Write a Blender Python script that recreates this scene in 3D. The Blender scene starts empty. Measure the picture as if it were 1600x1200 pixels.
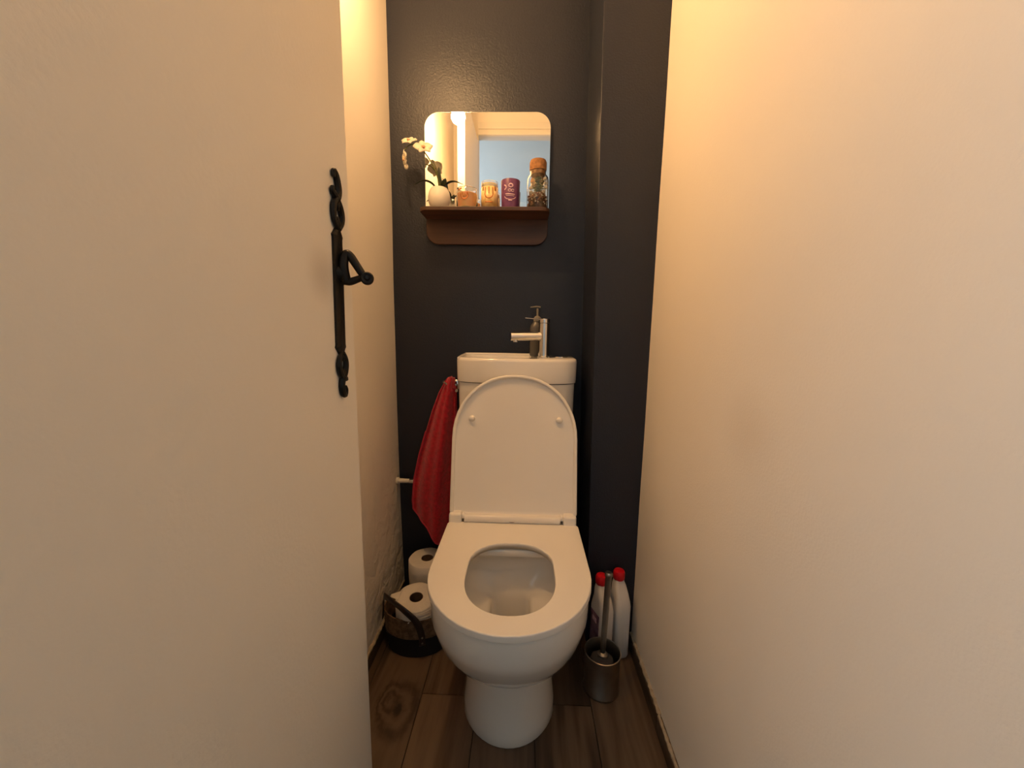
import bpy, bmesh, math, random
from mathutils import Vector, Matrix
random.seed(7)
PI = math.pi
scene = bpy.context.scene
COL = scene.collection

# ------------------------------------------------------------------ camera
camd = bpy.data.cameras.new('camera')
cam = bpy.data.objects.new('camera', camd)
COL.objects.link(cam)
scene.camera = cam
camd.sensor_width = 36.0
camd.lens = 608.0 / 1600.0 * 36.0
camd.clip_start = 0.02
w_ = Vector((20, 87, -608.0)).normalized()
u_ = Vector((65, 4250, 608.0)); u_ = (u_ - w_ * u_.dot(w_)).normalized()
r_ = w_.cross(u_)
M3 = Matrix((r_, w_, u_))
cam.matrix_world = Matrix.Translation((0, 0, 1.0)) @ M3.to_4x4()

# ------------------------------------------------------------------ world, light, exposure
world = bpy.data.worlds.new('world'); scene.world = world
world.use_nodes = True
world.node_tree.nodes['Background'].inputs[0].default_value = (0.75, 0.85, 1.0, 1)
world.node_tree.nodes['Background'].inputs[1].default_value = 0.03
BULB_POWER = 375.0          # emission strength of the bulb glass
BULB_COLOR = (1.0, 0.57, 0.24)
HALL_POWER = 24.0
al = bpy.data.lights.new('hall_daylight', 'AREA')
al.shape = 'RECTANGLE'; al.size = 1.1; al.size_y = 1.3
al.energy = HALL_POWER; al.color = (0.86, 0.93, 1.0)
alo = bpy.data.objects.new('hall_daylight', al); COL.objects.link(alo)
alo.location = (-1.42, -0.85, 1.60); alo.rotation_euler = (0, -PI / 2 - 0.6, 0)
scene.view_settings.view_transform = 'Standard'
scene.view_settings.look = 'None'
scene.view_settings.gamma = 1.0
scene.view_settings.use_curve_mapping = False
scene.view_settings.exposure = 0.0

# ------------------------------------------------------------------ materials
MATS = {}
def mat(name, color=(0.8, 0.8, 0.8), rough=0.5, metal=0.0, bump=0.0, bscale=200.0, var=0.0,
        vscale=8.0, trans=0.0, ior=1.45, coat=0.0, sheen=0.0, spec=0.5, col2=None, sss=0.0, mottle=0.0):
    m = bpy.data.materials.new(name); m.use_nodes = True
    nt = m.node_tree; b = nt.nodes['Principled BSDF']
    b.inputs['Base Color'].default_value = (*color, 1)
    b.inputs['Roughness'].default_value = rough
    b.inputs['Metallic'].default_value = metal
    b.inputs['Transmission Weight'].default_value = trans
    b.inputs['IOR'].default_value = ior
    b.inputs['Coat Weight'].default_value = coat
    b.inputs['Coat Roughness'].default_value = 0.06
    b.inputs['Sheen Weight'].default_value = sheen
    b.inputs['Specular IOR Level'].default_value = spec
    if sss: 
        b.inputs['Subsurface Weight'].default_value = sss
        b.inputs['Subsurface Scale'].default_value = 0.01
    tc = nt.nodes.new('ShaderNodeTexCoord')
    if var > 0 or col2:
        n = nt.nodes.new('ShaderNodeTexNoise'); n.inputs['Scale'].default_value = vscale
        n.inputs['Detail'].default_value = 6
        nt.links.new(tc.outputs['Object'], n.inputs['Vector'])
        r = nt.nodes.new('ShaderNodeValToRGB')
        c2 = col2 if col2 else tuple(max(0, c * (1 - var)) for c in color)
        r.color_ramp.elements[0].position = 0.35; r.color_ramp.elements[1].position = 0.65
        r.color_ramp.elements[0].color = (*c2, 1); r.color_ramp.elements[1].color = (*color, 1)
        nt.links.new(n.outputs['Fac'], r.inputs['Fac'])
        nt.links.new(r.outputs['Color'], b.inputs['Base Color'])
    if bump > 0:
        n = nt.nodes.new('ShaderNodeTexNoise'); n.inputs['Scale'].default_value = bscale
        n.inputs['Detail'].default_value = 4
        nt.links.new(tc.outputs['Object'], n.inputs['Vector'])
        bp = nt.nodes.new('ShaderNodeBump'); bp.inputs['Strength'].default_value = bump
        bp.inputs['Distance'].default_value = 0.002
        nt.links.new(n.outputs['Fac'], bp.inputs['Height'])
        nt.links.new(bp.outputs['Normal'], b.inputs['Normal'])
    MATS[name] = m
    return m

def wall_paint(name, color, rough, stipple, plaster, low=None, spec=0.4, scale=260.0, dark_spots=()):
    """paint with a fine roller stipple, larger trowel undulation, optional rough zone (low: z below which it gets rough)"""
    m = bpy.data.materials.new(name); m.use_nodes = True
    nt = m.node_tree; b = nt.nodes['Principled BSDF']; N = nt.nodes.new; L = nt.links.new
    b.inputs['Roughness'].default_value = rough
    b.inputs['Specular IOR Level'].default_value = spec
    geo = N('ShaderNodeNewGeometry')
    n0 = N('ShaderNodeTexNoise'); n0.inputs['Scale'].default_value = 3.0; n0.inputs['Detail'].default_value = 5
    L(geo.outputs['Position'], n0.inputs['Vector'])
    mx = N('ShaderNodeMix'); mx.data_type = 'RGBA'
    mx.inputs[6].default_value = (*[c * 0.94 for c in color], 1); mx.inputs[7].default_value = (*color, 1)
    L(n0.outputs['Fac'], mx.inputs[0])
    out = mx.outputs[2]
    for (pos, rad, amt, dark) in dark_spots:
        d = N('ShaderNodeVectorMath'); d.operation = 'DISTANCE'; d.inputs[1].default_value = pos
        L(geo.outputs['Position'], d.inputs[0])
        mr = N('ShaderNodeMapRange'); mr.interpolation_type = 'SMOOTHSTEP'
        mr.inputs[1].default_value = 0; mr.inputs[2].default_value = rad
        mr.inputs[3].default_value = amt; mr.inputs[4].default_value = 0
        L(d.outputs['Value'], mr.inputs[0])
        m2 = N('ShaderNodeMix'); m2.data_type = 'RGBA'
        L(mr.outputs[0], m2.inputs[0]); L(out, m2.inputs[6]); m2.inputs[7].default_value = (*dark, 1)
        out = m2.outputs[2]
    L(out, b.inputs['Base Color'])
    n1 = N('ShaderNodeTexNoise'); n1.inputs['Scale'].default_value = scale; n1.inputs['Detail'].default_value = 3
    L(geo.outputs['Position'], n1.inputs['Vector'])
    n2 = N('ShaderNodeTexNoise'); n2.inputs['Scale'].default_value = 9.0; n2.inputs['Detail'].default_value = 5
    n2.inputs['Distortion'].default_value = 0.6
    L(geo.outputs['Position'], n2.inputs['Vector'])
    b1 = N('ShaderNodeBump'); b1.inputs['Distance'].default_value = 0.0012; b1.inputs['Strength'].default_value = stipple
    b2 = N('ShaderNodeBump'); b2.inputs['Distance'].default_value = 0.012; b2.inputs['Strength'].default_value = plaster
    if low is not None:
        z = N('ShaderNodeSeparateXYZ'); L(geo.outputs['Position'], z.inputs[0])
        mr = N('ShaderNodeMapRange'); mr.inputs[1].default_value = low; mr.inputs[2].default_value = low * 0.25
        mr.inputs[3].default_value = plaster; mr.inputs[4].default_value = 1.0
        L(z.outputs['Z'], mr.inputs[0])
        my = N('ShaderNodeMapRange'); my.inputs[1].default_value = 0.95; my.inputs[2].default_value = 1.3
        my.inputs[3].default_value = 0.25; my.inputs[4].default_value = 1.0
        L(z.outputs['Y'], my.inputs[0])
        mm = N('ShaderNodeMath'); mm.operation = 'MULTIPLY'
        L(mr.outputs[0], mm.inputs[0]); L(my.outputs[0], mm.inputs[1])
        L(mm.outputs[0], b2.inputs['Strength'])
        n2.inputs['Scale'].default_value = 24.0; b2.inputs['Distance'].default_value = 0.02
    L(n1.outputs['Fac'], b1.inputs['Height']); L(n2.outputs['Fac'], b2.inputs['Height'])
    L(b2.outputs['Normal'], b1.inputs['Normal']); L(b1.outputs['Normal'], b.inputs['Normal'])
    MATS[name] = m
    return m

def wood_mat(name, c_dark, c_light, rough=0.45, along='Y', stretch=0.06, scale=60.0, knots=(), rand=True, ringscale=1.0):
    m = bpy.data.materials.new(name); m.use_nodes = True
    nt = m.node_tree; b = nt.nodes['Principled BSDF']; N = nt.nodes.new; L = nt.links.new
    b.inputs['Roughness'].default_value = rough
    geo = N('ShaderNodeNewGeometry'); oi = N('ShaderNodeObjectInfo')
    add = N('ShaderNodeVectorMath'); add.operation = 'ADD'
    L(geo.outputs['Position'], add.inputs[0])
    if rand:
        sc = N('ShaderNodeMath'); sc.operation = 'MULTIPLY'; sc.inputs[1].default_value = 37.0
        L(oi.outputs['Random'], sc.inputs[0]); L(sc.outputs[0], add.inputs[1])
    # stretch along the grain
    mp = N('ShaderNodeMapping')
    s = [1, 1, 1]; s['XYZ'.index(along)] = stretch
    mp.inputs['Scale'].default_value = s
    L(add.outputs[0], mp.inputs['Vector'])
    n1 = N('ShaderNodeTexNoise'); n1.inputs['Scale'].default_value = scale; n1.inputs['Detail'].default_value = 8
    n1.inputs['Roughness'].default_value = 0.65; n1.inputs['Distortion'].default_value = 0.4
    L(mp.outputs[0], n1.inputs['Vector'])
    n2 = N('ShaderNodeTexNoise'); n2.inputs['Scale'].default_value = 7.0; n2.inputs['Detail'].default_value = 4; n2.inputs['Distortion'].default_value = 0.8
    L(mp.outputs[0], n2.inputs['Vector'])
    ring = N('ShaderNodeMath'); ring.operation = 'MULTIPLY'; ring.inputs[1].default_value = 28.0 * ringscale
    L(n2.outputs['Fac'], ring.inputs[0])
    src = ring.outputs[0]
    dark_fac = None
    for (pos, rad) in knots:
        # distance with the grain direction compressed
        sub = N('ShaderNodeVectorMath'); sub.operation = 'SUBTRACT'; sub.inputs[1].default_value = pos
        jn = N('ShaderNodeTexNoise'); jn.inputs['Scale'].default_value = 55.0; L(geo.outputs['Position'], jn.inputs['Vector'])
        js = N('ShaderNodeVectorMath'); js.operation = 'MULTIPLY_ADD'; js.inputs[1].default_value = (0.022, 0.022, 0); js.inputs[2].default_value = (-0.011, -0.011, 0)
        L(jn.outputs['Color'], js.inputs[0])
        ja = N('ShaderNodeVectorMath'); ja.operation = 'ADD'; L(js.outputs[0], ja.inputs[0]); L(geo.outputs['Position'], ja.inputs[1])
        L(ja.outputs[0], sub.inputs[0])
        ms = N('ShaderNodeVectorMath'); ms.operation = 'MULTIPLY'; ms.inputs[1].default_value = (1.3, 0.75, 0.0)
        L(sub.outputs[0], ms.inputs[0])
        ln = N('ShaderNodeVectorMath'); ln.operation = 'LENGTH'; L(ms.outputs[0], ln.inputs[0])
        g = N('ShaderNodeMapRange'); g.interpolation_type = 'SMOOTHSTEP'
        g.inputs[1].default_value = 0; g.inputs[2].default_value = rad * 5
        g.inputs[3].default_value = 9.0; g.inputs[4].default_value = 0
        L(ln.outputs['Value'], g.inputs[0])
        a = N('ShaderNodeMath'); a.operation = 'ADD'; L(src, a.inputs[0]); L(g.outputs[0], a.inputs[1]); src = a.outputs[0]
        k = N('ShaderNodeMapRange'); k.interpolation_type = 'SMOOTHSTEP'
        k.inputs[1].default_value = rad * 0.5; k.inputs[2].default_value = rad
        k.inputs[3].default_value = 0.85 if rad > 0.012 else 0.4; k.inputs[4].default_value = 0
        L(ln.outputs['Value'], k.inputs[0])
        if dark_fac is None: dark_fac = k.outputs[0]
        else:
            mxm = N('ShaderNodeMath'); mxm.operation = 'MAXIMUM'; L(dark_fac, mxm.inputs[0]); L(k.outputs[0], mxm.inputs[1]); dark_fac = mxm.outputs[0]
    sn = N('ShaderNodeMath'); sn.operation = 'SINE'; L(src, sn.inputs[0])
    mr = N('ShaderNodeMapRange'); mr.inputs[1].default_value = -1; mr.inputs[2].default_value = 1
    L(sn.outputs[0], mr.inputs[0])
    mixf = N('ShaderNodeMix'); mixf.data_type = 'FLOAT'; mixf.inputs[0].default_value = 0.42
    L(n1.outputs['Fac'], mixf.inputs[2]); L(mr.outputs[0], mixf.inputs[3])
    ramp = N('ShaderNodeValToRGB')
    ramp.color_ramp.elements[0].position = 0.27; ramp.color_ramp.elements[1].position = 0.73
    ramp.color_ramp.elements[0].color = (*c_dark, 1); ramp.color_ramp.elements[1].color = (*c_light, 1)
    L(mixf.outputs[0], ramp.inputs['Fac'])
    hsv = N('ShaderNodeHueSaturation')
    if rand:
        vr = N('ShaderNodeMapRange'); vr.inputs[3].default_value = 0.78; vr.inputs[4].default_value = 1.2
        L(oi.outputs['Random'], vr.inputs[0]); L(vr.outputs[0], hsv.inputs['Value'])
    L(ramp.outputs['Color'], hsv.inputs['Color'])
    out = hsv.outputs['Color']
    if dark_fac is not None:
        mk_ = N('ShaderNodeMix'); mk_.data_type = 'RGBA'
        L(dark_fac, mk_.inputs[0]); L(out, mk_.inputs[6]); mk_.inputs[7].default_value = (*[c * 0.3 for c in c_dark], 1)
        out = mk_.outputs[2]
    L(out, b.inputs['Base Color'])
    bp = N('ShaderNodeBump'); bp.inputs['Strength'].default_value = 0.25; bp.inputs['Distance'].default_value = 0.001
    L(mixf.outputs[0], bp.inputs['Height']); L(bp.outputs['Normal'], b.inputs['Normal'])
    MATS[name] = m
    return m

KNOTS = [((-0.315, 0.885, 0), 0.017), ((-0.350, 0.912, 0), 0.010)]
PAINT = (0.90, 0.84, 0.745)
m_wall = wall_paint('cream_paint', PAINT, 0.62, 0.35, 0.04,
                    dark_spots=(((0.36, 0.62, 0.84), 0.10, 0.16, (0.45, 0.36, 0.27)),))  # one soft, slightly darker round spot on the right wall
m_wall_left = wall_paint('cream_paint_rough', PAINT, 0.62, 0.3, 0.05, low=0.75)
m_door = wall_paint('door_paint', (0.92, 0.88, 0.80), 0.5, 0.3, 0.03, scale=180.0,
                    dark_spots=(((-0.30, 0.585, 1.075), 0.055, 0.35, (0.40, 0.33, 0.25)),))  # soft darker round spot in the door colour, beside the handle plate
m_navy = wall_paint('navy_paint', (0.017, 0.021, 0.035), 0.38, 0.8, 0.06, spec=0.36, scale=210.0)
m_ceil = wall_paint('ceiling_paint', (0.93, 0.90, 0.83), 0.7, 0.3, 0.03)
m_hall = wall_paint('hall_paint', (0.80, 0.85, 0.85), 0.65, 0.2, 0.02)
m_trim = mat('trim_paint', (0.80, 0.76, 0.68), 0.4)
m_plank = wood_mat('plank_tile', (0.055, 0.034, 0.021), (0.155, 0.102, 0.064), 0.42, 'Y', 0.09, 55.0, knots=KNOTS)
m_skirt = wood_mat('skirting_tile', (0.035, 0.022, 0.013), (0.08, 0.052, 0.032), 0.45, 'Y', 0.08, 60.0)
m_grout = mat('grout', (0.045, 0.03, 0.02), 0.9, bump=0.4)
m_caulk = mat('caulk', (0.50, 0.42, 0.31), 0.7, bump=0.8, bscale=120, var=0.35, vscale=60)
m_ceramic = mat('white_ceramic', (0.85, 0.83, 0.79), 0.10, coat=0.4, var=0.03, vscale=4)
m_plastic = mat('white_plastic', (0.88, 0.85, 0.80), 0.28, var=0.02, vscale=6)
m_water = mat('water', (0.80, 0.86, 0.82), 0.02, trans=1.0, ior=1.33)
m_chrome = mat('chrome', (0.78, 0.78, 0.78), 0.07, metal=1.0, var=0.05, vscale=20)
m_iron = mat('black_iron', (0.006, 0.005, 0.0045), 0.42, metal=0.0, spec=0.35, bump=0.35, bscale=160)
m_steel = mat('brushed_steel', (0.42, 0.40, 0.37), 0.32, metal=1.0, bump=0.1, bscale=400, var=0.15, vscale=30)
m_blackpl = mat('black_plastic', (0.012, 0.012, 0.014), 0.35, bump=0.1)
m_bristle = mat('bristle', (0.06, 0.06, 0.065), 0.7, bump=0.6, bscale=500)
m_mirror = mat('mirror_glass', (0.94, 0.95, 0.95), 0.0, metal=1.0)
m_mirrorb = mat('mirror_edge', (0.55, 0.60, 0.58), 0.15, metal=0.6)
m_walnut = wood_mat('walnut', (0.042, 0.018, 0.009), (0.095, 0.042, 0.022), 0.42, 'X', 0.08, 70.0)
m_towel = mat('red_terry', (0.55, 0.006, 0.028), 0.95, bump=1.0, bscale=420, var=0.35, vscale=90, sheen=0.35)
m_towel_hem = mat('red_hem', (0.50, 0.02, 0.05), 0.8, bump=0.3, bscale=300, sheen=0.2)
m_paper = mat('tissue_paper', (0.80, 0.76, 0.70), 0.9, bump=0.6, bscale=90, var=0.05, vscale=30)
m_card = mat('cardboard', (0.16, 0.10, 0.06), 0.85, bump=0.2)
m_jute = mat('woven_jute', (0.22, 0.135, 0.075), 0.9, bump=1.0, bscale=220, var=0.5, vscale=70)
m_feltbl = mat('black_felt', (0.010, 0.009, 0.010), 0.85, bump=0.6, bscale=300)
m_leather = mat('dark_leather', (0.030, 0.020, 0.016), 0.30, bump=0.3, bscale=120, coat=0.2)
m_bottle = mat('bottle_plastic', (0.78, 0.75, 0.72), 0.32, var=0.03)
m_redcap = mat('red_cap', (0.68, 0.008, 0.02), 0.32, var=0.1, vscale=40)
m_label = mat('purple_label', (0.16, 0.07, 0.13), 0.4, col2=(0.33, 0.22, 0.28), vscale=35)
m_pot = mat('pot_glaze', (0.74, 0.70, 0.62), 0.45, bump=0.15, bscale=80)
m_leaf = mat('orchid_leaf', (0.018, 0.030, 0.010), 0.35, var=0.4, vscale=25, bump=0.1)
m_stem = mat('orchid_stem', (0.11, 0.13, 0.03), 0.5, var=0.4, vscale=60)
m_petal = mat('orchid_petal', (0.72, 0.66, 0.53), 0.55, bump=0.3, bscale=150, var=0.08, vscale=60)
m_lip = mat('orchid_lip', (0.55, 0.20, 0.16), 0.5, col2=(0.80, 0.62, 0.30), vscale=120)
m_glass = mat('clear_glass', (0.97, 0.98, 0.97), 0.02, trans=1.0, ior=1.35)
m_wax_peach = mat('peach_wax', (0.86, 0.47, 0.22), 0.45, sss=0.4, var=0.12, vscale=40)
m_wax_white = mat('white_wax', (0.85, 0.78, 0.64), 0.45, sss=0.4, var=0.08, vscale=60)
m_orange = mat('orange_print', (0.62, 0.20, 0.03), 0.4, var=0.3, vscale=80)
m_goldgl = mat('amber_patterned_glass', (0.80, 0.50, 0.16), 0.3, col2=(0.86, 0.66, 0.34), vscale=60, coat=0.5)
m_orange2 = mat('burnt_orange_print', (0.66, 0.22, 0.05), 0.4, var=0.3, vscale=120)
m_purple = mat('purple_glaze', (0.150, 0.045, 0.150), 0.38, var=0.12, vscale=30, coat=0.2)
m_whitepr = mat('pale_print', (0.72, 0.50, 0.62), 0.5, var=0.1, vscale=60)
m_cork = mat('cork', (0.40, 0.19, 0.07), 0.75, bump=0.8, bscale=150, var=0.4, vscale=70)
m_moss = mat('moss_green', (0.26, 0.32, 0.17), 0.8, var=0.5, vscale=120, bump=0.5)
m_soil = mat('terrarium_soil', (0.10, 0.05, 0.025), 0.9, bump=0.8, bscale=200, var=0.6, vscale=90)
m_pebw = mat('pebble_white', (0.72, 0.66, 0.56), 0.6, var=0.2, vscale=90)
m_pebb = mat('pebble_brown', (0.42, 0.20, 0.09), 0.6, var=0.6, vscale=90)
m_soap = mat('smoky_bottle', (0.20, 0.19, 0.18), 0.22, trans=0.35, var=0.1, vscale=20)
m_pump = mat('grey_pump', (0.22, 0.21, 0.18), 0.35)
m_pipe = mat('painted_pipe', (0.72, 0.68, 0.60), 0.5, bump=0.5, bscale=90)
m_cable = mat('lamp_cord', (0.75, 0.73, 0.68), 0.5)

m_bulb = bpy.data.materials.new('bulb_glow'); m_bulb.use_nodes = True
_b = m_bulb.node_tree.nodes['Principled BSDF']
_b.inputs['Emission Color'].default_value = (*BULB_COLOR, 1)
_b.inputs['Emission Strength'].default_value = BULB_POWER
_b.inputs['Base Color'].default_value = (0.9, 0.9, 0.85, 1)

# ------------------------------------------------------------------ builders
ORG = {}
def origin_of(o):
    return ORG.get(o.name, Vector((0, 0, 0)))

def tag(o, label=None, cat=None, group=None, kind=None):
    if label: o['label'] = label
    if cat: o['category'] = cat
    if group: o['group'] = group
    if kind: o['kind'] = kind
    return o

def thing(name, label, cat, loc, group=None):
    o = bpy.data.objects.new(name, None); COL.objects.link(o)
    o.location = loc; o.empty_display_size = 0.05
    ORG[o.name] = Vector(loc)
    return tag(o, label, cat, group)

def base_pt(bm):
    xs = [v.co for v in bm.verts]
    return Vector(((min(c.x for c in xs) + max(c.x for c in xs)) / 2, (min(c.y for c in xs) + max(c.y for c in xs)) / 2, min(c.z for c in xs)))

def obj(name, bm, m, parent=None, smooth=True, subd=0, bevel=0.0, segs=2, solid=0.0, angle=40, label=None, kind=None, local=False):
    """bm is in world coordinates unless local (then in the parent's frame)."""
    bmesh.ops.recalc_face_normals(bm, faces=bm.faces[:])
    base = base_pt(bm)
    if parent is None: org = base
    elif local: org = None
    else: org = origin_of(parent)
    own = base if not local else Vector((0, 0, 0))
    bmesh.ops.translate(bm, verts=bm.verts[:], vec=-own)
    for f in bm.faces: f.smooth = smooth
    if smooth and angle < 180:
        for e in bm.edges:
            if len(e.link_faces) == 2 and e.calc_face_angle(0) > math.radians(angle): e.smooth = False
    me = bpy.data.meshes.new(name); bm.to_mesh(me); bm.free()
    me.materials.append(m)
    o = bpy.data.objects.new(name, me); COL.objects.link(o)
    if parent is not None:
        o.parent = parent
        o.location = (own - org) if not local else (0, 0, 0)
    else:
        o.location = own
    ORG[o.name] = own if not local else (ORG.get(parent.name, Vector()) if parent else Vector())
    if bevel > 0:
        b = o.modifiers.new('bevel', 'BEVEL'); b.width = bevel; b.segments = segs; b.limit_method = 'ANGLE'
        b.angle_limit = math.radians(35); b.harden_normals = False
    if solid:
        s = o.modifiers.new('solidify', 'SOLIDIFY'); s.thickness = solid; s.offset = 0
    if subd:
        s = o.modifiers.new('subdivision', 'SUBSURF'); s.levels = subd; s.render_levels = subd
    if label: o['label'] = label
    if kind: o['kind'] = kind
    return o

def bx(bm, x0, x1, y0, y1, z0, z1):
    vs = [bm.verts.new(p) for p in ((x0, y0, z0), (x1, y0, z0), (x1, y1, z0), (x0, y1, z0),
                                    (x0, y0, z1), (x1, y0, z1), (x1, y1, z1), (x0, y1, z1))]
    for f in ((0, 3, 2, 1), (4, 5, 6, 7), (0, 1, 5, 4), (1, 2, 6, 5), (2, 3, 7, 6), (3, 0, 4, 7)):
        bm.faces.new([vs[i] for i in f])
    return bm

def box(x0, x1, y0, y1, z0, z1):
    return bx(bmesh.new(), x0, x1, y0, y1, z0, z1)

def lathe(bm, prof, c=(0, 0, 0), n=32, axis=None, closed_ends=True, ell=(1, 1)):
    """prof: list of (r, h); axis: direction Vector (default z)."""
    q = Vector((0, 0, 1)).rotation_difference(Vector(axis).normalized()) if axis else None
    rings = []
    c = Vector(c)
    for r, h in prof:
        if r <= 1e-6:
            p = Vector((0, 0, h)); 
            if q: p = q @ p
            rings.append([bm.verts.new(c + p)])
        else:
            ring = []
            for i in range(n):
                a = 2 * PI * i / n
                p = Vector((r * math.cos(a) * ell[0], r * math.sin(a) * ell[1], h))
                if q: p = q @ p
                ring.append(bm.verts.new(c + p))
            rings.append(ring)
    for A, B in zip(rings, rings[1:]):
        if len(A) == 1 and len(B) == 1: continue
        for i in range(n):
            j = (i + 1) % n
            if len(A) == 1: bm.faces.new((A[0], B[j], B[i]))
            elif len(B) == 1: bm.faces.new((A[i], A[j], B[0]))
            else: bm.faces.new((A[i], A[j], B[j], B[i]))
    if closed_ends:
        for R in (rings[0], rings[-1]):
            if len(R) > 2: bm.faces.new(R)
    return bm

def tube(bm, pts, rad, n=10, caps=True, flat=None):
    """pts: points; rad: number or list; flat=(a,b): ellipse factors along frame axes."""
    pts = [Vector(p) for p in pts]
    if not isinstance(rad, (list, tuple)): rad = [rad] * len(pts)
    T = []
    for i in range(len(pts)):
        a = pts[max(0, i - 1)]; b = pts[min(len(pts) - 1, i + 1)]
        T.append((b - a).normalized())
    ref = Vector((0, 0, 1)) if abs(T[0].z) < 0.9 else Vector((0, 1, 0))
    nrm = (ref - T[0] * ref.dot(T[0])).normalized()
    rings = []
    for i, p in enumerate(pts):
        nrm = (nrm - T[i] * nrm.dot(T[i])).normalized()
        bn = T[i].cross(nrm)
        fa, fb = flat if flat else (1, 1)
        rings.append([bm.verts.new(p + (nrm * math.cos(2 * PI * k / n) * fa + bn * math.sin(2 * PI * k / n) * fb) * rad[i]) for k in range(n)])
    for A, B in zip(rings, rings[1:]):
        for k in range(n):
            bm.faces.new((A[k], A[(k + 1) % n], B[(k + 1) % n], B[k]))
    if caps:
        bm.faces.new(rings[0][::-1]); bm.faces.new(rings[-1])
    return bm

def spline(pts, m=8):
    """Catmull-Rom through pts"""
    P = [Vector(p) for p in pts]; P = [2 * P[0] - P[1]] + P + [2 * P[-1] - P[-2]]
    out = []
    for i in range(1, len(P) - 2):
        for k in range(m):
            t = k / m
            a, b, c, d = P[i - 1], P[i], P[i + 1], P[i + 2]
            out.append(0.5 * ((2 * b) + (-a + c) * t + (2 * a - 5 * b + 4 * c - d) * t * t + (-a + 3 * b - 3 * c + d) * t ** 3))
    out.append(P[-2])
    return out

def dshape(cx, W, yf, yb, L, rb, ns=24, nb=6, ex=2.0):
    """plan outline, counter-clockwise from the right-rear corner: rear corners rounded rb, front a superellipse of depth L"""
    out = []
    # rear edge (right to left) with rounded corners
    for k in range(nb + 1):
        a = k / nb * PI / 2
        out.append((cx + W - rb + rb * math.cos(a), yb - rb + rb * math.sin(a)))
    for k in range(1, 6):
        t = k / 6; out.append((cx + (W - rb) * (1 - 2 * t), yb))
    for k in range(nb + 1):
        a = PI / 2 + k / nb * PI / 2
        out.append((cx - W + rb + rb * math.cos(a), yb - rb + rb * math.sin(a)))
    yc = yf + L
    for k in range(1, 5):
        t = k / 5; out.append((cx - W, (yb - rb) * (1 - t) + yc * t))
    for k in range(ns + 1):
        a = PI + k / ns * PI
        ca, sa = math.cos(a), math.sin(a)
        out.append((cx + W * math.copysign(abs(ca) ** (2 / ex), ca), yc + L * math.copysign(abs(sa) ** (2 / ex), sa)))
    for k in range(1, 5):
        t = k / 5; out.append((cx + W, yc * (1 - t) + (yb - rb) * t))
    return out

def loft(bm, rings, close_first=True, close_last=True):
    R = [[bm.verts.new(p) for p in r] for r in rings]
    n = len(R[0])
    for A, B in zip(R, R[1:]):
        for i in range(n):
            bm.faces.new((A[i], A[(i + 1) % n], B[(i + 1) % n], B[i]))
    if close_first: bm.faces.new(R[0][::-1])
    if close_last: bm.faces.new(R[-1])
    return bm

def rrect(x0, x1, z0, z1, r, n=8, rt=None):
    """rounded rectangle outline (x,z); r bottom corners, rt top corners"""
    rt = r if rt is None else rt
    out = []
    for (cx, cz, rr, a0) in ((x1 - rt, z1 - rt, rt, 0), (x0 + rt, z1 - rt, rt, PI / 2), (x0 + r, z0 + r, r, PI), (x1 - r, z0 + r, r, 1.5 * PI)):
        if rr < 1e-5: out.append((cx, cz)); continue
        for k in range(n + 1):
            a = a0 + k / n * PI / 2
            out.append((cx + rr * math.cos(a), cz + rr * math.sin(a)))
    return out

def sheet(bm, fn, nu, nv, closed_u=False):
    V = [[bm.verts.new(fn(i / nu, j / nv)) for i in range(nu + (0 if closed_u else 1))] for j in range(nv + 1)]
    m = len(V[0])
    for j in range(nv):
        for i in range(nu):
            bm.faces.new((V[j][i], V[j][(i + 1) % m], V[j + 1][(i + 1) % m], V[j + 1][i]))
    return bm

def blob(bm, c, r, seed=0, sub=1, squash=(1, 1, 1), jit=0.15):
    rnd = random.Random(seed)
    g = bmesh.ops.create_icosphere(bm, subdivisions=sub, radius=1.0)
    for v in g['verts']:
        k = r * (1 + rnd.uniform(-jit, jit))
        v.co = Vector((v.co.x * k * squash[0], v.co.y * k * squash[1], v.co.z * k * squash[2])) + Vector(c)
    return bm

# ------------------------------------------------------------------ room shell
XL, XR, YB, YP, YW, ZC = -0.450, 0.361, 1.350, 1.137, 0.150, 2.31
DX0, DX1 = -0.338, -0.3015      # door leaf faces
OPX0, OPX1, LINT, YH = -0.3015, 0.325, 2.14, 0.095
def struct(name, bm, m, **k):
    o = obj(name, bm, m, **k); o['kind'] = 'structure'; return o

def wavy(seed):
    a = [(random.Random(seed + i).uniform(2, 7), random.Random(seed + i + 9).uniform(2, 7), random.Random(seed + i + 21).uniform(0, 6)) for i in range(5)]
    return lambda p, q: sum(math.sin(p * x + q * y + ph) for x, y, ph in a) / 5

# left wall, slightly uneven plaster that bellies out to the rear bottom corner
wl = wavy(3)
bm = bmesh.new()
def fL(u, v):
    y = 0.15 + u * (YB + 0.02 - 0.15); z = v * ZC
    foot = max(0.0, 1 - z / 0.55) ** 1.4 * max(0.0, min(1.0, (y - 0.8) / 0.45)) * 0.012
    return Vector((XL + 0.0018 * wl(y * 2, z * 2) + foot, y, z))
sheet(bm, fL, 60, 90)
# close it to a solid wall
bm2 = box(XL - 0.12, XL - 0.012, 0.15, YB + 0.02, 0, ZC)
me_t = bpy.data.meshes.new('t'); bm2.to_mesh(me_t); bm.from_mesh(me_t); bm2.free(); bpy.data.meshes.remove(me_t)
struct('wall_left', bm, m_wall_left)

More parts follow.
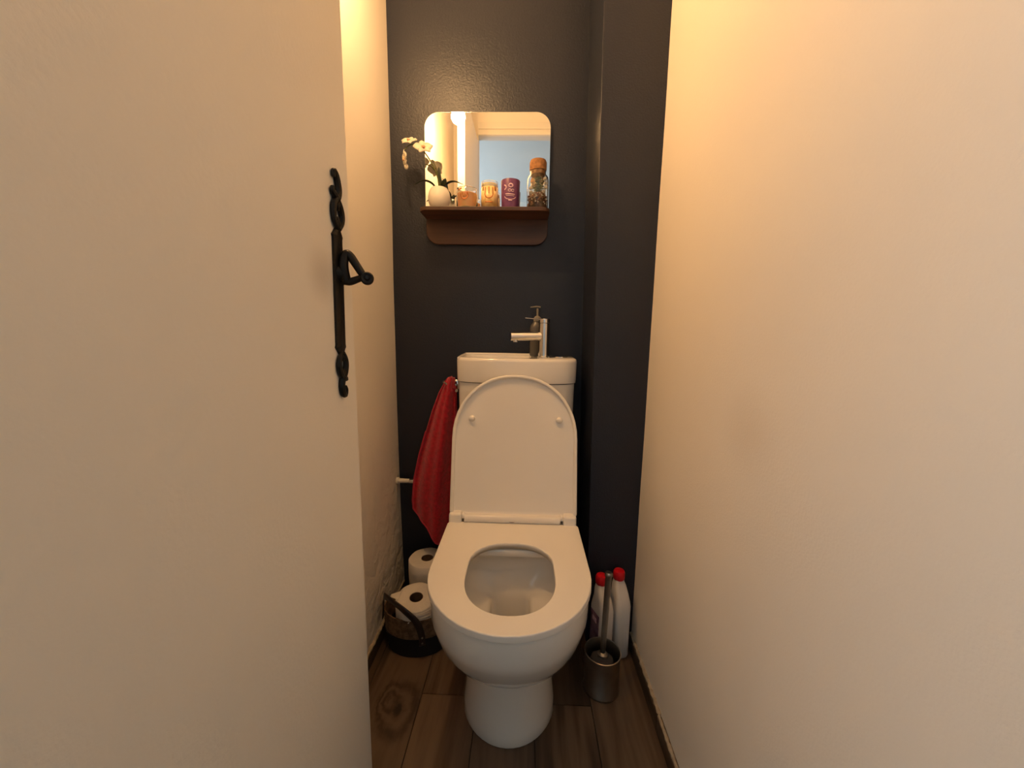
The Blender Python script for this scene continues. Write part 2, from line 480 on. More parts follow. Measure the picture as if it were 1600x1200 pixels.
wr = wavy(13)
bm = bmesh.new()
sheet(bm, lambda u, v: Vector((XR + 0.0016 * wr(u * 3, v * 5), 0.15 + u * (YB + 0.02 - 0.15), v * ZC)), 40, 60)
bm2 = box(XR + 0.012, XR + 0.12, 0.15, YB + 0.02, 0, ZC)
me_t = bpy.data.meshes.new('t'); bm2.to_mesh(me_t); bm.from_mesh(me_t); bm2.free(); bpy.data.meshes.remove(me_t)
struct('wall_right', bm, m_wall)

struct('wall_back', box(XL - 0.1, XR + 0.1, YB, YB + 0.1, 0, ZC), m_navy, smooth=False)
# boxed-in pipe casing, slightly out of plumb as the photo shows
bm = bmesh.new()
vs = []
for z in (0, ZC):
    xe = 0.217 - 0.0165 * z
    vs.append([bm.verts.new(p) for p in ((xe, YP, z), (XR + 0.02, YP, z), (XR + 0.02, YB + 0.01, z), (xe - 0.004, YB + 0.01, z))])
for i in range(4):
    bm.faces.new((vs[0][i], vs[0][(i + 1) % 4], vs[1][(i + 1) % 4], vs[1][i]))
bm.faces.new(vs[0][::-1]); bm.faces.new(vs[1])
struct('wall_casing', bm, m_navy, smooth=True, bevel=0.0015, segs=2)
# front wall with the doorway
bm = bmesh.new()
bx(bm, XL - 0.9, OPX0 - 0.012, YH, YW, 0, ZC)
bx(bm, OPX1 + 0.012, XR + 1.0, YH, YW, 0, ZC)
bx(bm, OPX0 - 0.012, OPX1 + 0.012, YH, YW, LINT + 0.012, ZC)
struct('wall_front', bm, m_wall, smooth=False)
struct('ceiling', box(XL - 0.12, XR + 0.12, 0.10, YB + 0.1, ZC, ZC + 0.1), m_ceil, smooth=False)
# hall beyond
struct('wall_hall_back', box(-1.6, 1.6, -1.75, -1.65, 0, ZC), m_hall, smooth=False)
struct('wall_hall_left', box(-1.6, -1.5, -1.65, YH, 0, ZC), m_hall, smooth=False)
struct('wall_hall_right', box(1.5, 1.6, -1.65, YH, 0, ZC), m_hall, smooth=False)
struct('ceiling_hall', box(-1.6, 1.6, -1.75, 0.10, ZC, ZC + 0.1), m_hall, smooth=False)
# door lining and moulded architrave
bm = bmesh.new()
bx(bm, OPX1, OPX1 + 0.012, YH - 0.002, YW + 0.002, 0, LINT + 0.012)
bx(bm, OPX0 - 0.012, OPX0, YH - 0.002, YW + 0.001, 0, LINT + 0.012)
bx(bm, OPX0 - 0.012, OPX1 + 0.012, YH - 0.002, YW + 0.002, LINT, LINT + 0.012)
struct('trim_1', bm, m_trim, smooth=False)
bm = bmesh.new()
for (z0, z1, t) in ((LINT + 0.002, LINT + 0.016, 0.012), (LINT + 0.016, LINT + 0.034, 0.007), (LINT + 0.034, LINT + 0.066, 0.016), (LINT + 0.066, LINT + 0.073, 0.010)):
    bx(bm, DX1 + 0.001, XR - 0.004, YW, YW + t, z0, z1)
struct('trim_2', bm, m_trim, smooth=False)

# ------------------------------------------------------------------ floor of wood-look tiles
floor = struct('floor', box(-1.6, 1.6, -1.75, YB + 0.02, -0.04, -0.0045), m_grout, smooth=False)
PW = 0.1535
x_off = -0.263
cols = range(-9, 12)
def plank(x0, x1, y0, y1):
    g = 0.0012
    b = box(x0 + g, x1 - g, y0 + g, y1 - g, -0.004, 0.0)
    o = obj('plank', b, m_plank, parent=floor, smooth=False)
    return o
LEN = 0.88
starts = {-1: 1.31, 0: 0.932, 1: 0.52, 2: 0.917, 3: 1.25}
for c in cols:
    x0 = x_off + c * PW; x1 = x0 + PW
    if x1 < -1.58 or x0 > 1.58: continue
    x0, x1 = max(x0, -1.59), min(x1, 1.59)
    y = starts.get(c, random.uniform(0.2, 1.1))
    while y > -1.74: y -= LEN
    while y < YB:
        a, b_ = max(y, -1.64), min(y + LEN, YB)
        inside = (x1 > XL - 0.01 and x0 < XR + 0.01)
        if not inside: b_ = min(b_, 0.0)
        if b_ - a > 0.02: plank(x0, x1, a, b_)
        y += LEN
# skirting of cut floor tile along both side walls, ragged caulk on top
def skirting(name, xa, xb, ys, h):
    b = bmesh.new()
    root = None
    for i, (y0, y1) in enumerate(zip(ys, ys[1:])):
        q = box(xa, xb, y0 + 0.0008, y1 - 0.0008, 0.0, h)
        if root is None:
            root = struct(name, q, m_skirt, smooth=False, bevel=0.001)
        else:
            obj('skirting_tile', q, m_skirt, parent=root, smooth=False, bevel=0.001)
    return root
sl = skirting('baseboard_left', XL - 0.005, XL + 0.014, [0.16, 0.62, 1.345], 0.045)
sr = skirting('baseboard_right', XR - 0.011, XR + 0.006, [0.16, 0.86, 1.135], 0.042)
def bead(name, x, y0, y1, z, parent, r, seed, amp):
    rnd = random.Random(seed); pts = []; rr = []
    n = int((y1 - y0) / 0.008)
    for i in range(n + 1):
        pts.append((x + rnd.uniform(-amp, amp) * 0.5, y0 + (y1 - y0) * i / n, z + rnd.uniform(-amp, amp)))
        rr.append(r * rnd.uniform(0.75, 1.25))
    b = tube(bmesh.new(), pts, rr, n=7)
    return obj(name, b, m_caulk, parent=parent)
bead('caulk_bead', XR - 0.006, 0.17, 0.86, 0.043, sr, 0.0042, 1, 0.0004)
bead('caulk_bead', XR - 0.003, 0.86, 1.13, 0.043, sr, 0.0050, 2, 0.0022)
bead('caulk_bead', XL + 0.010, 0.70, 1.34, 0.047, sl, 0.0048, 3, 0.0028)

# ------------------------------------------------------------------ the door and its wrought iron handle
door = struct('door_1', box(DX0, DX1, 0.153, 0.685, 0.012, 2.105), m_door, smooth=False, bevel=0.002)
tag(door)
hy = 0.630
PXF = DX1
plate = bmesh.new()
PH0, PH1 = 0.965, 1.140
pw = 0.0142
# bevelled iron strap with arrow-shaped shoulders
out = [(hy - pw, PH0 + 0.004), (hy - pw * 1.12, PH0), (hy - 0.004, PH0 - 0.012), (hy + 0.004, PH0 - 0.012), (hy + pw * 1.12, PH0), (hy + pw, PH0 + 0.004),
       (hy + pw, PH1 - 0.004), (hy + pw * 1.12, PH1), (hy + 0.004, PH1 + 0.012), (hy - 0.004, PH1 + 0.012), (hy - pw * 1.12, PH1), (hy - pw, PH1 - 0.004)]
# the strap leans with the door's slight warp
def lean(z): return (z - 1.06) * 0.03
r0 = [(PXF, y + lean(z), z) for y, z in out]
r1 = [(PXF + 0.004, y + lean(z), z) for y, z in out]
cy = hy; r2 = [(PXF + 0.0065, cy + (y - cy) * 0.6 + lean(z), 1.0525 + (z - 1.0525) * 0.985) for y, z in out]
loft(plate, [r0, r1, r2])
plate_o = obj('handle_plate', plate, m_iron, parent=door, angle=25, label='black wrought iron strap plate with scrolled ends')
def scroll(pts, rad):
    P = spline([(PXF + 0.0045, hy + y + lean(z), z) for y, z in pts], 7)
    n = len(P)
    return tube(bmesh.new(), P, [rad * (0.55 + 0.75 * math.sin(PI * min(1, 0.12 + i / n * 0.8))) for i in range(n)], n=8, flat=(1, 1))
T = PH1 + 0.010
obj('scroll', scroll([(-0.002, T), (-0.012, T + 0.013), (-0.0135, T + 0.030), (-0.006, T + 0.043), (0.002, T + 0.050), (0.005, T + 0.062), (0.000, T + 0.078), (-0.008, T + 0.085), (-0.010, T + 0.076)], 0.0044), m_iron, parent=plate_o)
obj('scroll', scroll([(0.003, T), (0.0125, T + 0.012), (0.0135, T + 0.024), (0.007, T + 0.036), (-0.002, T + 0.044), (-0.010, T + 0.050), (-0.015, T + 0.054), (-0.014, T + 0.060)], 0.0042), m_iron, parent=plate_o)
obj('scroll', scroll([(0.001, T + 0.004), (-0.003, T + 0.010), (-0.003, T + 0.018)], 0.0036), m_iron, parent=plate_o)
obj('scroll', scroll([(0.001, T + 0.044), (-0.002, T + 0.036), (0.001, T + 0.028)], 0.0040), m_iron, parent=plate_o)
B = PH0 - 0.009
obj('scroll', scroll([(-0.002, B), (-0.010, B - 0.010), (-0.012, B - 0.022), (-0.007, B - 0.034), (0.001, B - 0.041), (0.009, B - 0.043), (0.012, B - 0.046)], 0.0040), m_iron, parent=plate_o)
obj('scroll', scroll([(0.003, B), (0.011, B - 0.011), (0.012, B - 0.022), (0.007, B - 0.034), (-0.001, B - 0.042), (-0.005, B - 0.054), (-0.002, B - 0.066), (0.005, B - 0.070), (0.009, B - 0.062), (0.006, B - 0.056)], 0.0042), m_iron, parent=plate_o)
obj('scroll', scroll([(0.000, B - 0.040), (-0.002, B - 0.034), (0.000, B - 0.026)], 0.0038), m_iron, parent=plate_o)
obj('scroll', scroll([(0.000, B - 0.004), (0.001, B - 0.009), (0.000, B - 0.013)], 0.0032), m_iron, parent=plate_o)
# lever: spindle boss, arched upper bar, straight lower bar and a scrolled knob end
bm = bmesh.new()
hz = 1.088
lathe(bm, [(0.014, 0), (0.014, 0.003), (0.011, 0.007), (0.010, 0.011), (0.0, 0.012)], (PXF + 0.004, hy + 0.002, hz - 0.006), 18, axis=(1, 0, 0))
sp_ = spline([(PXF + 0.013, hy + 0.002, hz - 0.016), (PXF + 0.012, hy - 0.001, hz), (PXF + 0.012, hy + 0.000, hz + 0.014), (PXF + 0.016, hy + 0.002, hz + 0.024), (PXF + 0.022, hy + 0.003, hz + 0.021),
              (PXF + 0.031, hy + 0.004, hz + 0.007), (PXF + 0.039, hy + 0.004, hz - 0.005), (PXF + 0.045, hy + 0.004, hz - 0.011)], 7)
tube(bm, sp_, [0.0082 - 0.0026 * i / len(sp_) for i in range(len(sp_))], n=12)
lo = spline([(PXF + 0.011, hy + 0.002, hz - 0.017), (PXF + 0.020, hy + 0.003, hz - 0.018), (PXF + 0.032, hy + 0.004, hz - 0.014), (PXF + 0.043, hy + 0.004, hz - 0.010)], 6)
tube(bm, lo, [0.0066 - 0.0018 * i / len(lo) for i in range(len(lo))], n=12)
obj('lever_handle', bm, m_iron, parent=plate_o, label='black iron lever with open loop and round end')
bm = bmesh.new()
lathe(bm, [(0.0, -0.006), (0.007, -0.006), (0.0100, -0.003), (0.0104, 0.002), (0.0085, 0.0045), (0.0045, 0.0035), (0.003, 0.006), (0.0, 0.0065)], (PXF + 0.048, hy + 0.002, hz - 0.013), 24, axis=(0.35, -1, 0.15))
obj('lever_knob', bm, m_iron, parent=plate_o)

# ------------------------------------------------------------------ pendant bulb (above the frame, seen in the mirror)
BX, BY, BZ = -0.306, 0.850, 1.900
bl = thing('pendant_lamp', 'bare glowing bulb near the door edge, seen in the mirror', 'lamp', (BX, BY, BZ))
bm = bmesh.new()
lathe(bm, [(0.0, -0.030), (0.012, -0.0275), (0.022, -0.020), (0.0285, -0.009), (0.030, 0.002), (0.027, 0.014), (0.019, 0.028), (0.014, 0.040), (0.0135, 0.048)], (BX, BY, BZ), 24)
obj('bulb', bm, m_bulb, parent=bl, angle=180)
bm = lathe(bmesh.new(), [(0.0135, 0.046), (0.019, 0.050), (0.019, 0.085), (0.012, 0.098), (0.004, 0.102)], (BX, BY, BZ), 20)
obj('socket', bm, m_cable, parent=bl)
bm = tube(bmesh.new(), [(BX, BY, BZ + 0.10), (BX, BY, ZC)], 0.003, n=8)
obj('cord', bm, m_cable, parent=bl)
bm = lathe(bmesh.new(), [(0.04, ZC), (0.04, ZC - 0.006), (0.012, ZC - 0.03), (0.0, ZC - 0.03)], (BX, BY, 0), 20)
obj('ceiling_rose', bm, m_cable, parent=bl)

# ------------------------------------------------------------------ toilet
CX = -0.024
toi = thing('toilet', 'white ceramic toilet with open lid and basin-topped cistern', 'toilet', (CX, 1.0, 0))
def dr(z, W, yf, yb, L, rb, ex=2.0, cx=CX): return [(x, y, z) for x, y in dshape(cx, W, yf, yb, L, rb, ex=ex)]
YBK = 1.335
outer = [
    dr(0.0000, 0.1210, 0.800, YBK, 0.135, 0.02), dr(0.004, 0.1225, 0.798, YBK, 0.137, 0.02), dr(0.030, 0.1205, 0.800, YBK, 0.135, 0.02),
    dr(0.080, 0.1150, 0.803, YBK, 0.132, 0.02), dr(0.150, 0.1100, 0.803, YBK, 0.130, 0.02), dr(0.172, 0.1085, 0.800, YBK, 0.128, 0.02),
    dr(0.181, 0.1120, 0.795, YBK, 0.130, 0.02), dr(0.190, 0.1200, 0.783, YBK, 0.134, 0.02), dr(0.204, 0.1340, 0.766, YBK, 0.142, 0.02),
    dr(0.224, 0.1490, 0.744, YBK, 0.154, 0.02), dr(0.252, 0.1620, 0.716, YBK, 0.168, 0.02), dr(0.290, 0.1735, 0.688, YBK, 0.180, 0.02), dr(0.328, 0.1795, 0.667, YBK, 0.187, 0.02),
    dr(0.360, 0.1825, 0.650, YBK, 0.192, 0.02), dr(0.412, 0.1830, 0.647, YBK, 0.192, 0.02), dr(0.4230, 0.1820, 0.648, YBK, 0.191, 0.02),
    dr(0.4250, 0.1790, 0.651, YBK - 0.004, 0.187, 0.02),
]
# rim inner edge, undercut and basin: use same point count
inner = [
    dr(0.4250, 0.1330, 0.690, 0.949, 0.130, 0.020), dr(0.4230, 0.1290, 0.694, 0.9455, 0.128, 0.018), dr(0.4080, 0.1270, 0.696, 0.9440, 0.127, 0.018),
    dr(0.4050, 0.1290, 0.694, 0.947, 0.128, 0.022), dr(0.3990, 0.1480, 0.680, 0.974, 0.140, 0.070), dr(0.380, 0.1500, 0.678, 0.980, 0.140, 0.080),
    dr(0.350, 0.1400, 0.690, 0.972, 0.130, 0.080), dr(0.326, 0.1180, 0.715, 0.958, 0.105, 0.070), dr(0.309, 0.0860, 0.752, 0.950, 0.075, 0.045),
    dr(0.300, 0.0600, 0.785, 0.946, 0.050, 0.020), dr(0.290, 0.0500, 0.802, 0.943, 0.042, 0.014), dr(0.190, 0.0480, 0.808, 0.925, 0.040, 0.018),
    dr(0.130, 0.0460, 0.812, 0.918, 0.036, 0.018),
]
bm = loft(bmesh.new(), outer + inner)
pan = obj('bowl', bm, m_ceramic, parent=toi, angle=180, label='white glazed pan on a rounded pedestal')
bm = bmesh.new()
bm.faces.new([bm.verts.new(p) for p in dr(0.175, 0.0485, 0.806, 0.926, 0.040, 0.018)])
obj('water', bm, m_water, parent=toi)

# seat ring
def seat_ring(z, grow, hgrow):
    return dr(z, 0.1865 + grow, 0.634 - grow, 1.050, 0.200 + grow, 0.012), dr(z, 0.1010 + hgrow, 0.687 - hgrow, 0.944 + hgrow, 0.118 + hgrow, 0.085 + hgrow, ex=2.15, cx=CX + 0.002)
zt = 0.445
o_ = [seat_ring(zt - 0.0155, -0.0015, 0)[0], seat_ring(zt - 0.0135, 0.0, 0)[0], seat_ring(zt - 0.0028, 0.0, 0)[0], seat_ring(zt - 0.0008, -0.0007, 0)[0], seat_ring(zt, -0.0025, 0)[0]]
i_ = [seat_ring(zt, 0, 0.0025)[1], seat_ring(zt - 0.001, 0, 0.0005)[1], seat_ring(zt - 0.004, 0, -0.0003)[1], seat_ring(zt - 0.0155, 0, 0.001)[1]]
R = o_ + i_
bm = bmesh.new()
V = [[bm.verts.new(p) for p in r] for r in R]; n = len(V[0])
for A, Bq in zip(V, V[1:] + V[:1]):
    for i in range(n): bm.faces.new((A[i], A[(i + 1) % n], Bq[(i + 1) % n], Bq[i]))
seat = obj('seat', bm, m_plastic, parent=toi, angle=180, label='white plastic seat ring lowered on the pan')
wn = seat.modifiers.new('weighted_normal', 'WEIGHTED_NORMAL'); wn.weight = 100
for (bxx, byy) in ((-0.125, 0.735), (0.085, 0.735), (-0.16, 0.98), (0.115, 0.98)):
    obj('bumper', lathe(bmesh.new(), [(0.009, 0.4252), (0.009, 0.4300), (0.0, 0.4300)], (bxx, byy, 0), 14), m_plastic, parent=seat)
# hinge line
hb = bmesh.new()
tube(hb, [(-0.163, 1.055, 0.4548), (0.112, 1.055, 0.4548)], 0.0118, n=16, flat=(1, 0.9))
hinge = obj('hinge_bar', hb, m_plastic, parent=toi, angle=50)
for s, (xa, xb) in enumerate(((-0.208, -0.171), (0.120, 0.158))):
    b = box(xa, xb, 1.040, 1.084, 0.4255, 0.472)
    for v in b.verts:
        if v.co.z > 0.46 and v.co.y < 1.06: v.co.y += 0.008; v.co.z -= 0.002
    obj('hinge_block', b, m_plastic, parent=hinge, bevel=0.006, segs=3)
for xa in (-0.1705, 0.1125):
    obj('hinge_collar', tube(bmesh.new(), [(xa, 1.059, 0.460), (xa + 0.007, 1.059, 0.460)], 0.0088, n=14), m_plastic, parent=hinge)
bm = lathe(bmesh.new(), [(0.009, 0), (0.009, 0.0006), (0.0, 0.0006)], (CX - 0.002, 1.0460, 0.4515), 24, axis=(0, -0.75, 0.45), ell=(1.0, 0.30))
obj('badge', bm, mat('badge_grey', (0.22, 0.15, 0.13), 0.3), parent=hinge, label='small grey oval badge')
# lid, raised and leaning on the cistern
La = math.atan2(0.093, 0.402)
def lidp(x, s, t):
    """x across, s along the lid from the hinge, t out of the inner face towards the room"""
    y = 1.062 + s * math.sin(La) - t * math.cos(La); z = 0.462 + s * math.cos(La) + t * math.sin(La)
    return (x, y, z)
def lid_ring(g, t, flatbot=0.004):
    pts = dshape(CX, 0.1835 - g, 0.0 + g, 0.410 - g * 0.3, 0.190 - g, 0.012, ex=2.12)
    return [lidp(x, 0.410 - y, t) for x, y in pts]
bm = loft(bmesh.new(), [lid_ring(0.004, -0.010), lid_ring(0.0, -0.006), lid_ring(0.0, 0.006), lid_ring(0.0025, 0.0078), lid_ring(0.0065, 0.0078), lid_ring(0.0085, 0.0065),
                        lid_ring(0.0100, -0.0020), lid_ring(0.0165, -0.0035)])
lid = obj('lid', bm, m_plastic, parent=toi, angle=60, label='raised white lid with rim and two buffers')
for x in (-0.152, 0.107):
    p = Vector(lidp(x, 0.278, -0.004))
    obj('buffer', lathe(bmesh.new(), [(0.0095, 0), (0.0092, 0.006), (0.0080, 0.0095), (0.005, 0.0115), (0, 0.012)], p, 18, axis=(0, -math.cos(La), math.sin(La))), m_plastic, parent=lid)
# cistern tank
def cr(z, W, yf, L, rb=0.02, yb=1.343, cx=CX + 0.0005, ex=2.6): return dr(z, W, yf, yb, L, rb, ex=ex, cx=cx)
bm = loft(bmesh.new(), [cr(0.4255, 0.168, 1.190, 0.05), cr(0.45, 0.176, 1.184, 0.05), cr(0.60, 0.181, 1.180, 0.052), cr(0.826, 0.1835, 1.176, 0.054), cr(0.830, 0.1835, 1.176, 0.054)])
obj('cistern_tank', bm, m_ceramic, parent=toi, angle=60)
# basin cistern lid (washbasin on the left, tap deck on the right)
bm = loft(bmesh.new(), [cr(0.8325, 0.1835, 1.176, 0.054), cr(0.8330, 0.1865, 1.172, 0.055), cr(0.842, 0.1875, 1.171, 0.055), cr(0.898, 0.1885, 1.169, 0.056), cr(0.906, 0.1868, 1.171, 0.055), cr(0.9085, 0.182, 1.176, 0.053)])
bl_o = obj('basin', bm, m_ceramic, parent=toi, angle=60, label='shallow handwash basin forming the cistern top')
cut = bmesh.new()
def br(z, g): return [(x, y, z) for x, y in rrect(-0.196 + g, 0.020 - g, 1.196 + g, 1.326 - g, 0.03 - g * 0.3, 8)]
loft(cut, [br(0.868, 0.028), br(0.872, 0.014), br(0.885, 0.006), br(0.905, 0.001), br(0.93, 0.0)])
cme = bpy.data.meshes.new('cut'); bmesh.ops.recalc_face_normals(cut, faces=cut.faces[:])
for f in cut.faces: f.smooth = True
cut.to_mesh(cme); cut.free()
co = bpy.data.objects.new('cut', cme); COL.objects.link(co)
bmod = bl_o.modifiers.new('boolean', 'BOOLEAN'); bmod.operation = 'DIFFERENCE'; bmod.object = co; bmod.solver = 'EXACT'
bpy.context.view_layer.update()
dg = bpy.context.evaluated_depsgraph_get()
newme = bpy.data.meshes.new_from_object(bl_o.evaluated_get(dg))
bl_o.modifiers.clear(); bl_o.data = newme
bpy.data.objects.remove(co)
# raised back rim of the basin
bm = bmesh.new()
tube(bm, spline([(-0.203, 1.20, 0.906), (-0.204, 1.25, 0.908), (-0.202, 1.318, 0.909), (-0.192, 1.334, 0.910), (-0.10, 1.336, 0.9105), (0.0, 1.336, 0.9105), (0.022, 1.332, 0.910), (0.0245, 1.318, 0.9085)], 6), 0.0046, n=10)
obj('splash_rim', bm, m_ceramic, parent=bl_o)
bm = lathe(bmesh.new(), [(0.022, 0.9075), (0.022, 0.9110), (0.019, 0.9125), (0.0, 0.9125)], (0.118, 1.272, 0), 28)
obj('flush_button', bm, m_chrome, parent=bl_o, label='round chrome flush button')
bm = lathe(bmesh.new(), [(0.016, 0.8672), (0.016, 0.8695), (0.012, 0.8702), (0.0, 0.868)], (-0.10, 1.262, 0), 24)
obj('drain', bm, m_chrome, parent=bl_o, label='chrome drain ring')

# ------------------------------------------------------------------ tap
tx, ty = 0.063, 1.268
tap = thing('mixer_tap', 'chrome single-lever tap on the right of the cistern basin', 'tap', (tx, ty, 0.9085))
bm = lathe(bmesh.new(), [(0.0, 0.9085), (0.021, 0.9085), (0.021, 0.911), (0.0185, 0.912), (0.0185, 1.0160), (0.0178, 1.0168), (0, 1.0168)], (tx, ty, 0), 36)
obj('tap_body', bm, m_chrome, parent=tap, angle=35)
bm = lathe(bmesh.new(), [(0.0, 1.0178), (0.0178, 1.0178), (0.0185, 1.0186), (0.0185, 1.0300), (0.0175, 1.0312), (0, 1.0315)], (tx, ty, 0), 36)
lev = obj('lever', bm, m_chrome, parent=tap, angle=35)
bm = tube(bmesh.new(), [(tx - 0.012, ty - 0.004, 1.0290), (tx - 0.040, ty - 0.012, 1.0310), (tx - 0.063, ty - 0.018, 1.0330)], 0.0034, n=10, flat=(0.6, 1.2))
obj('lever_pin', bm, m_chrome, parent=lev)
bm = tube(bmesh.new(), [(tx - 0.012, ty - 0.003, 0.9760), (tx - 0.05, ty - 0.012, 0.9755), (tx - 0.108, ty - 0.026, 0.9750)], 0.0145, n=24, flat=(1, 1))
obj('spout', bm, m_chrome, parent=tap, angle=50)
bm = lathe(bmesh.new(), [(0.0085, 0.010), (0.0085, -0.0035), (0.0070, -0.0045), (0.0, -0.0045)], (tx - 0.092, ty - 0.022, 0.9610), 20)
obj('aerator', bm, m_chrome, parent=tap)

# ------------------------------------------------------------------ soap dispenser behind the tap
sx, sy = 0.0375, 1.318
sp = thing('soap_dispenser', 'smoky grey soap pump bottle standing behind the tap', 'soap dispenser', (sx, sy, 0.9085))
bm = lathe(bmesh.new(), [(0.0, 0.9085), (0.018, 0.9085), (0.020, 0.912), (0.0205, 1.000), (0.019, 1.010), (0.012, 1.018), (0.010, 1.024), (0, 1.024)], (sx, sy, 0), 28)
obj('bottle_body', bm, m_soap, parent=sp)
bm = lathe(bmesh.new(), [(0.0, 1.0245), (0.0125, 1.0245), (0.0125, 1.034), (0.007, 1.040), (0.0038, 1.042), (0.0034, 1.066), (0.0, 1.066)], (sx + 0.004, sy, 0), 20)
obj('pump_collar', bm, m_pump, parent=sp)
bm = tube(bmesh.new(), [(sx + 0.013, sy, 1.0695), (sx + 0.000, sy - 0.002, 1.0715), (sx - 0.020, sy - 0.004, 1.0690)], [0.0040, 0.0040, 0.0028], n=10, flat=(0.7, 1.2))
obj('pump_nozzle', bm, m_pump, parent=sp)

# ------------------------------------------------------------------ mirror with shelf
MX0, MX1, MZ0, MZ1, SZ = -0.332, 0.069, 1.272, 1.674, 1.363
ms = thing('mirror_shelf', 'square round-cornered mirror with walnut shelf on the navy wall', 'mirror', ((MX0 + MX1) / 2, YB, MZ0))
def panel(outl, y0, y1): 
    return loft(bmesh.new(), [[(x, y0, z) for x, z in outl], [(x, y1, z) for x, z in outl]])
obj('mirror_glass', panel(rrect(MX0, MX1, SZ, MZ1, 0.0, 10, rt=0.046), YB - 0.015, YB - 0.001), m_mirror, parent=ms, smooth=False)
ring = rrect(MX0 - 0.0008, MX1 + 0.0008, SZ, MZ1 + 0.0008, 0.0, 10, rt=0.047)
obj('mirror_backing', panel(ring, YB - 0.0142, YB - 0.0008), m_mirrorb, parent=ms, smooth=False)
obj('back_panel', panel(rrect(MX0 + 0.001, MX1 - 0.001, MZ0, SZ - 0.011, 0.040, 10, rt=0.0), YB - 0.016, YB - 0.001), m_walnut, parent=ms, smooth=False, bevel=0.0015)
bm = bmesh.new()
so = rrect(MX0 - 0.0, MX1 + 0.0, 1.236, YB - 0.001, 0.028, 8, rt=0.0)
loft(bm, [[(x, y, SZ - 0.0115) for x, y in so], [(x, y, SZ) for x, y in so]])
obj('shelf_board', bm, m_walnut, parent=ms, smooth=False, bevel=0.0015)

# ------------------------------------------------------------------ orchid
ox, oy = -0.276, 1.283
orc = thing('potted_orchid', 'white-flowered orchid in a round white pot on the shelf', 'plant', (ox, oy, SZ))
bm = lathe(bmesh.new(), [(0.0, 0.0), (0.020, 0.0), (0.029, 0.010), (0.0345, 0.026), (0.0350, 0.038), (0.0320, 0.053), (0.0255, 0.065), (0.0235, 0.066), (0.0225, 0.063), (0.023, 0.058), (0.0, 0.057)], (ox, oy, SZ), 32)
pot = obj('pot', bm, m_pot, parent=orc)
bm = bmesh.new()
for i in range(26):
    a = random.uniform(0, 2 * PI); r = random.uniform(0, 0.018)
    blob(bm, (ox + r * math.cos(a), oy + r * math.sin(a), SZ + 0.0585), 0.0036, seed=i)
obj('bark', bm, m_soil, parent=pot, kind='stuff')
def leaf(path, width, parent, m, name='leaf', droop=0.3, n=14, thick=0.0012, updir=(0, 0, 1), across=None):
    P = spline(path, n)
    bm = bmesh.new(); rows = []
    N_ = len(P)
    for i, p in enumerate(P):
        t = i / (N_ - 1)
        tan = (P[min(i + 1, N_ - 1)] - P[max(i - 1, 0)]).normalized()
        side = (Vector(across) if across else tan.cross(Vector(updir))).normalized()
        nr = side.cross(tan).normalized()
        wd = width * (math.sin(PI * min(1.0, 0.10 + 0.90 * t)) ** 0.75 if t < 1 else 0.02)
        wd = max(wd, 0.0006)
        rows.append([bm.verts.new(p + side * (k * wd) + nr * (abs(k) * wd * droop)) for k in (-1, -0.5, 0, 0.5, 1)])
    for A, Bq in zip(rows, rows[1:]):
        for k in range(4): bm.faces.new((A[k], A[k + 1], Bq[k + 1], Bq[k]))
    return obj(name, bm, m, parent=parent, solid=thick)
TZ = SZ + 0.062
leaf([(ox - 0.006, oy - 0.004, TZ), (ox - 0.024, oy - 0.012, TZ + 0.015), (ox - 0.046, oy - 0.020, TZ + 0.018), (ox - 0.073, oy - 0.026, TZ + 0.004)], 0.0075, orc, m_leaf)
leaf([(ox + 0.008, oy - 0.004, TZ), (ox + 0.030, oy - 0.010, TZ + 0.015), (ox + 0.052, oy - 0.014, TZ + 0.018), (ox + 0.078, oy - 0.016, TZ + 0.010)], 0.0065, orc, m_leaf)
leaf([(ox + 0.010, oy - 0.010, TZ - 0.002), (ox + 0.018, oy - 0.018, TZ + 0.014), (ox + 0.024, oy - 0.022, TZ + 0.026)], 0.009, orc, m_leaf, across=(1, 0, 0))
leaf([(ox + 0.004, oy + 0.000, TZ - 0.004), (ox + 0.003, oy - 0.002, TZ + 0.020), (ox + 0.001, oy - 0.004, TZ + 0.045), (ox + 0.000, oy - 0.004, TZ + 0.066)], 0.0062, orc, m_leaf, across=(1, 0, 0))
leaf([(ox + 0.010, oy + 0.004, TZ), (ox + 0.024, oy + 0.018, TZ - 0.004), (ox + 0.032, oy + 0.030, TZ - 0.020)], 0.008, orc, m_leaf)
stem_pts = [(ox + 0.005, oy, TZ - 0.006), (ox - 0.002, oy - 0.004, TZ + 0.030), (ox - 0.014, oy - 0.010, TZ + 0.062), (ox - 0.034, oy - 0.016, TZ + 0.094),
            (ox - 0.056, oy - 0.020, TZ + 0.117), (ox - 0.080, oy - 0.022, TZ + 0.122), (ox - 0.100, oy - 0.022, TZ + 0.108)]
SP = spline(stem_pts, 8)
obj('stem', tube(bmesh.new(), SP, [0.0024 - 0.0012 * i / len(SP) for i in range(len(SP))], n=8), m_stem, parent=orc)
# a support stake beside the stem
obj('stake', tube(bmesh.new(), [(ox + 0.000, oy + 0.002, TZ - 0.006), (ox - 0.004, oy - 0.006, TZ + 0.05), (ox - 0.012, oy - 0.009, TZ + 0.074)], 0.0012, n=6), m_stem, parent=orc)

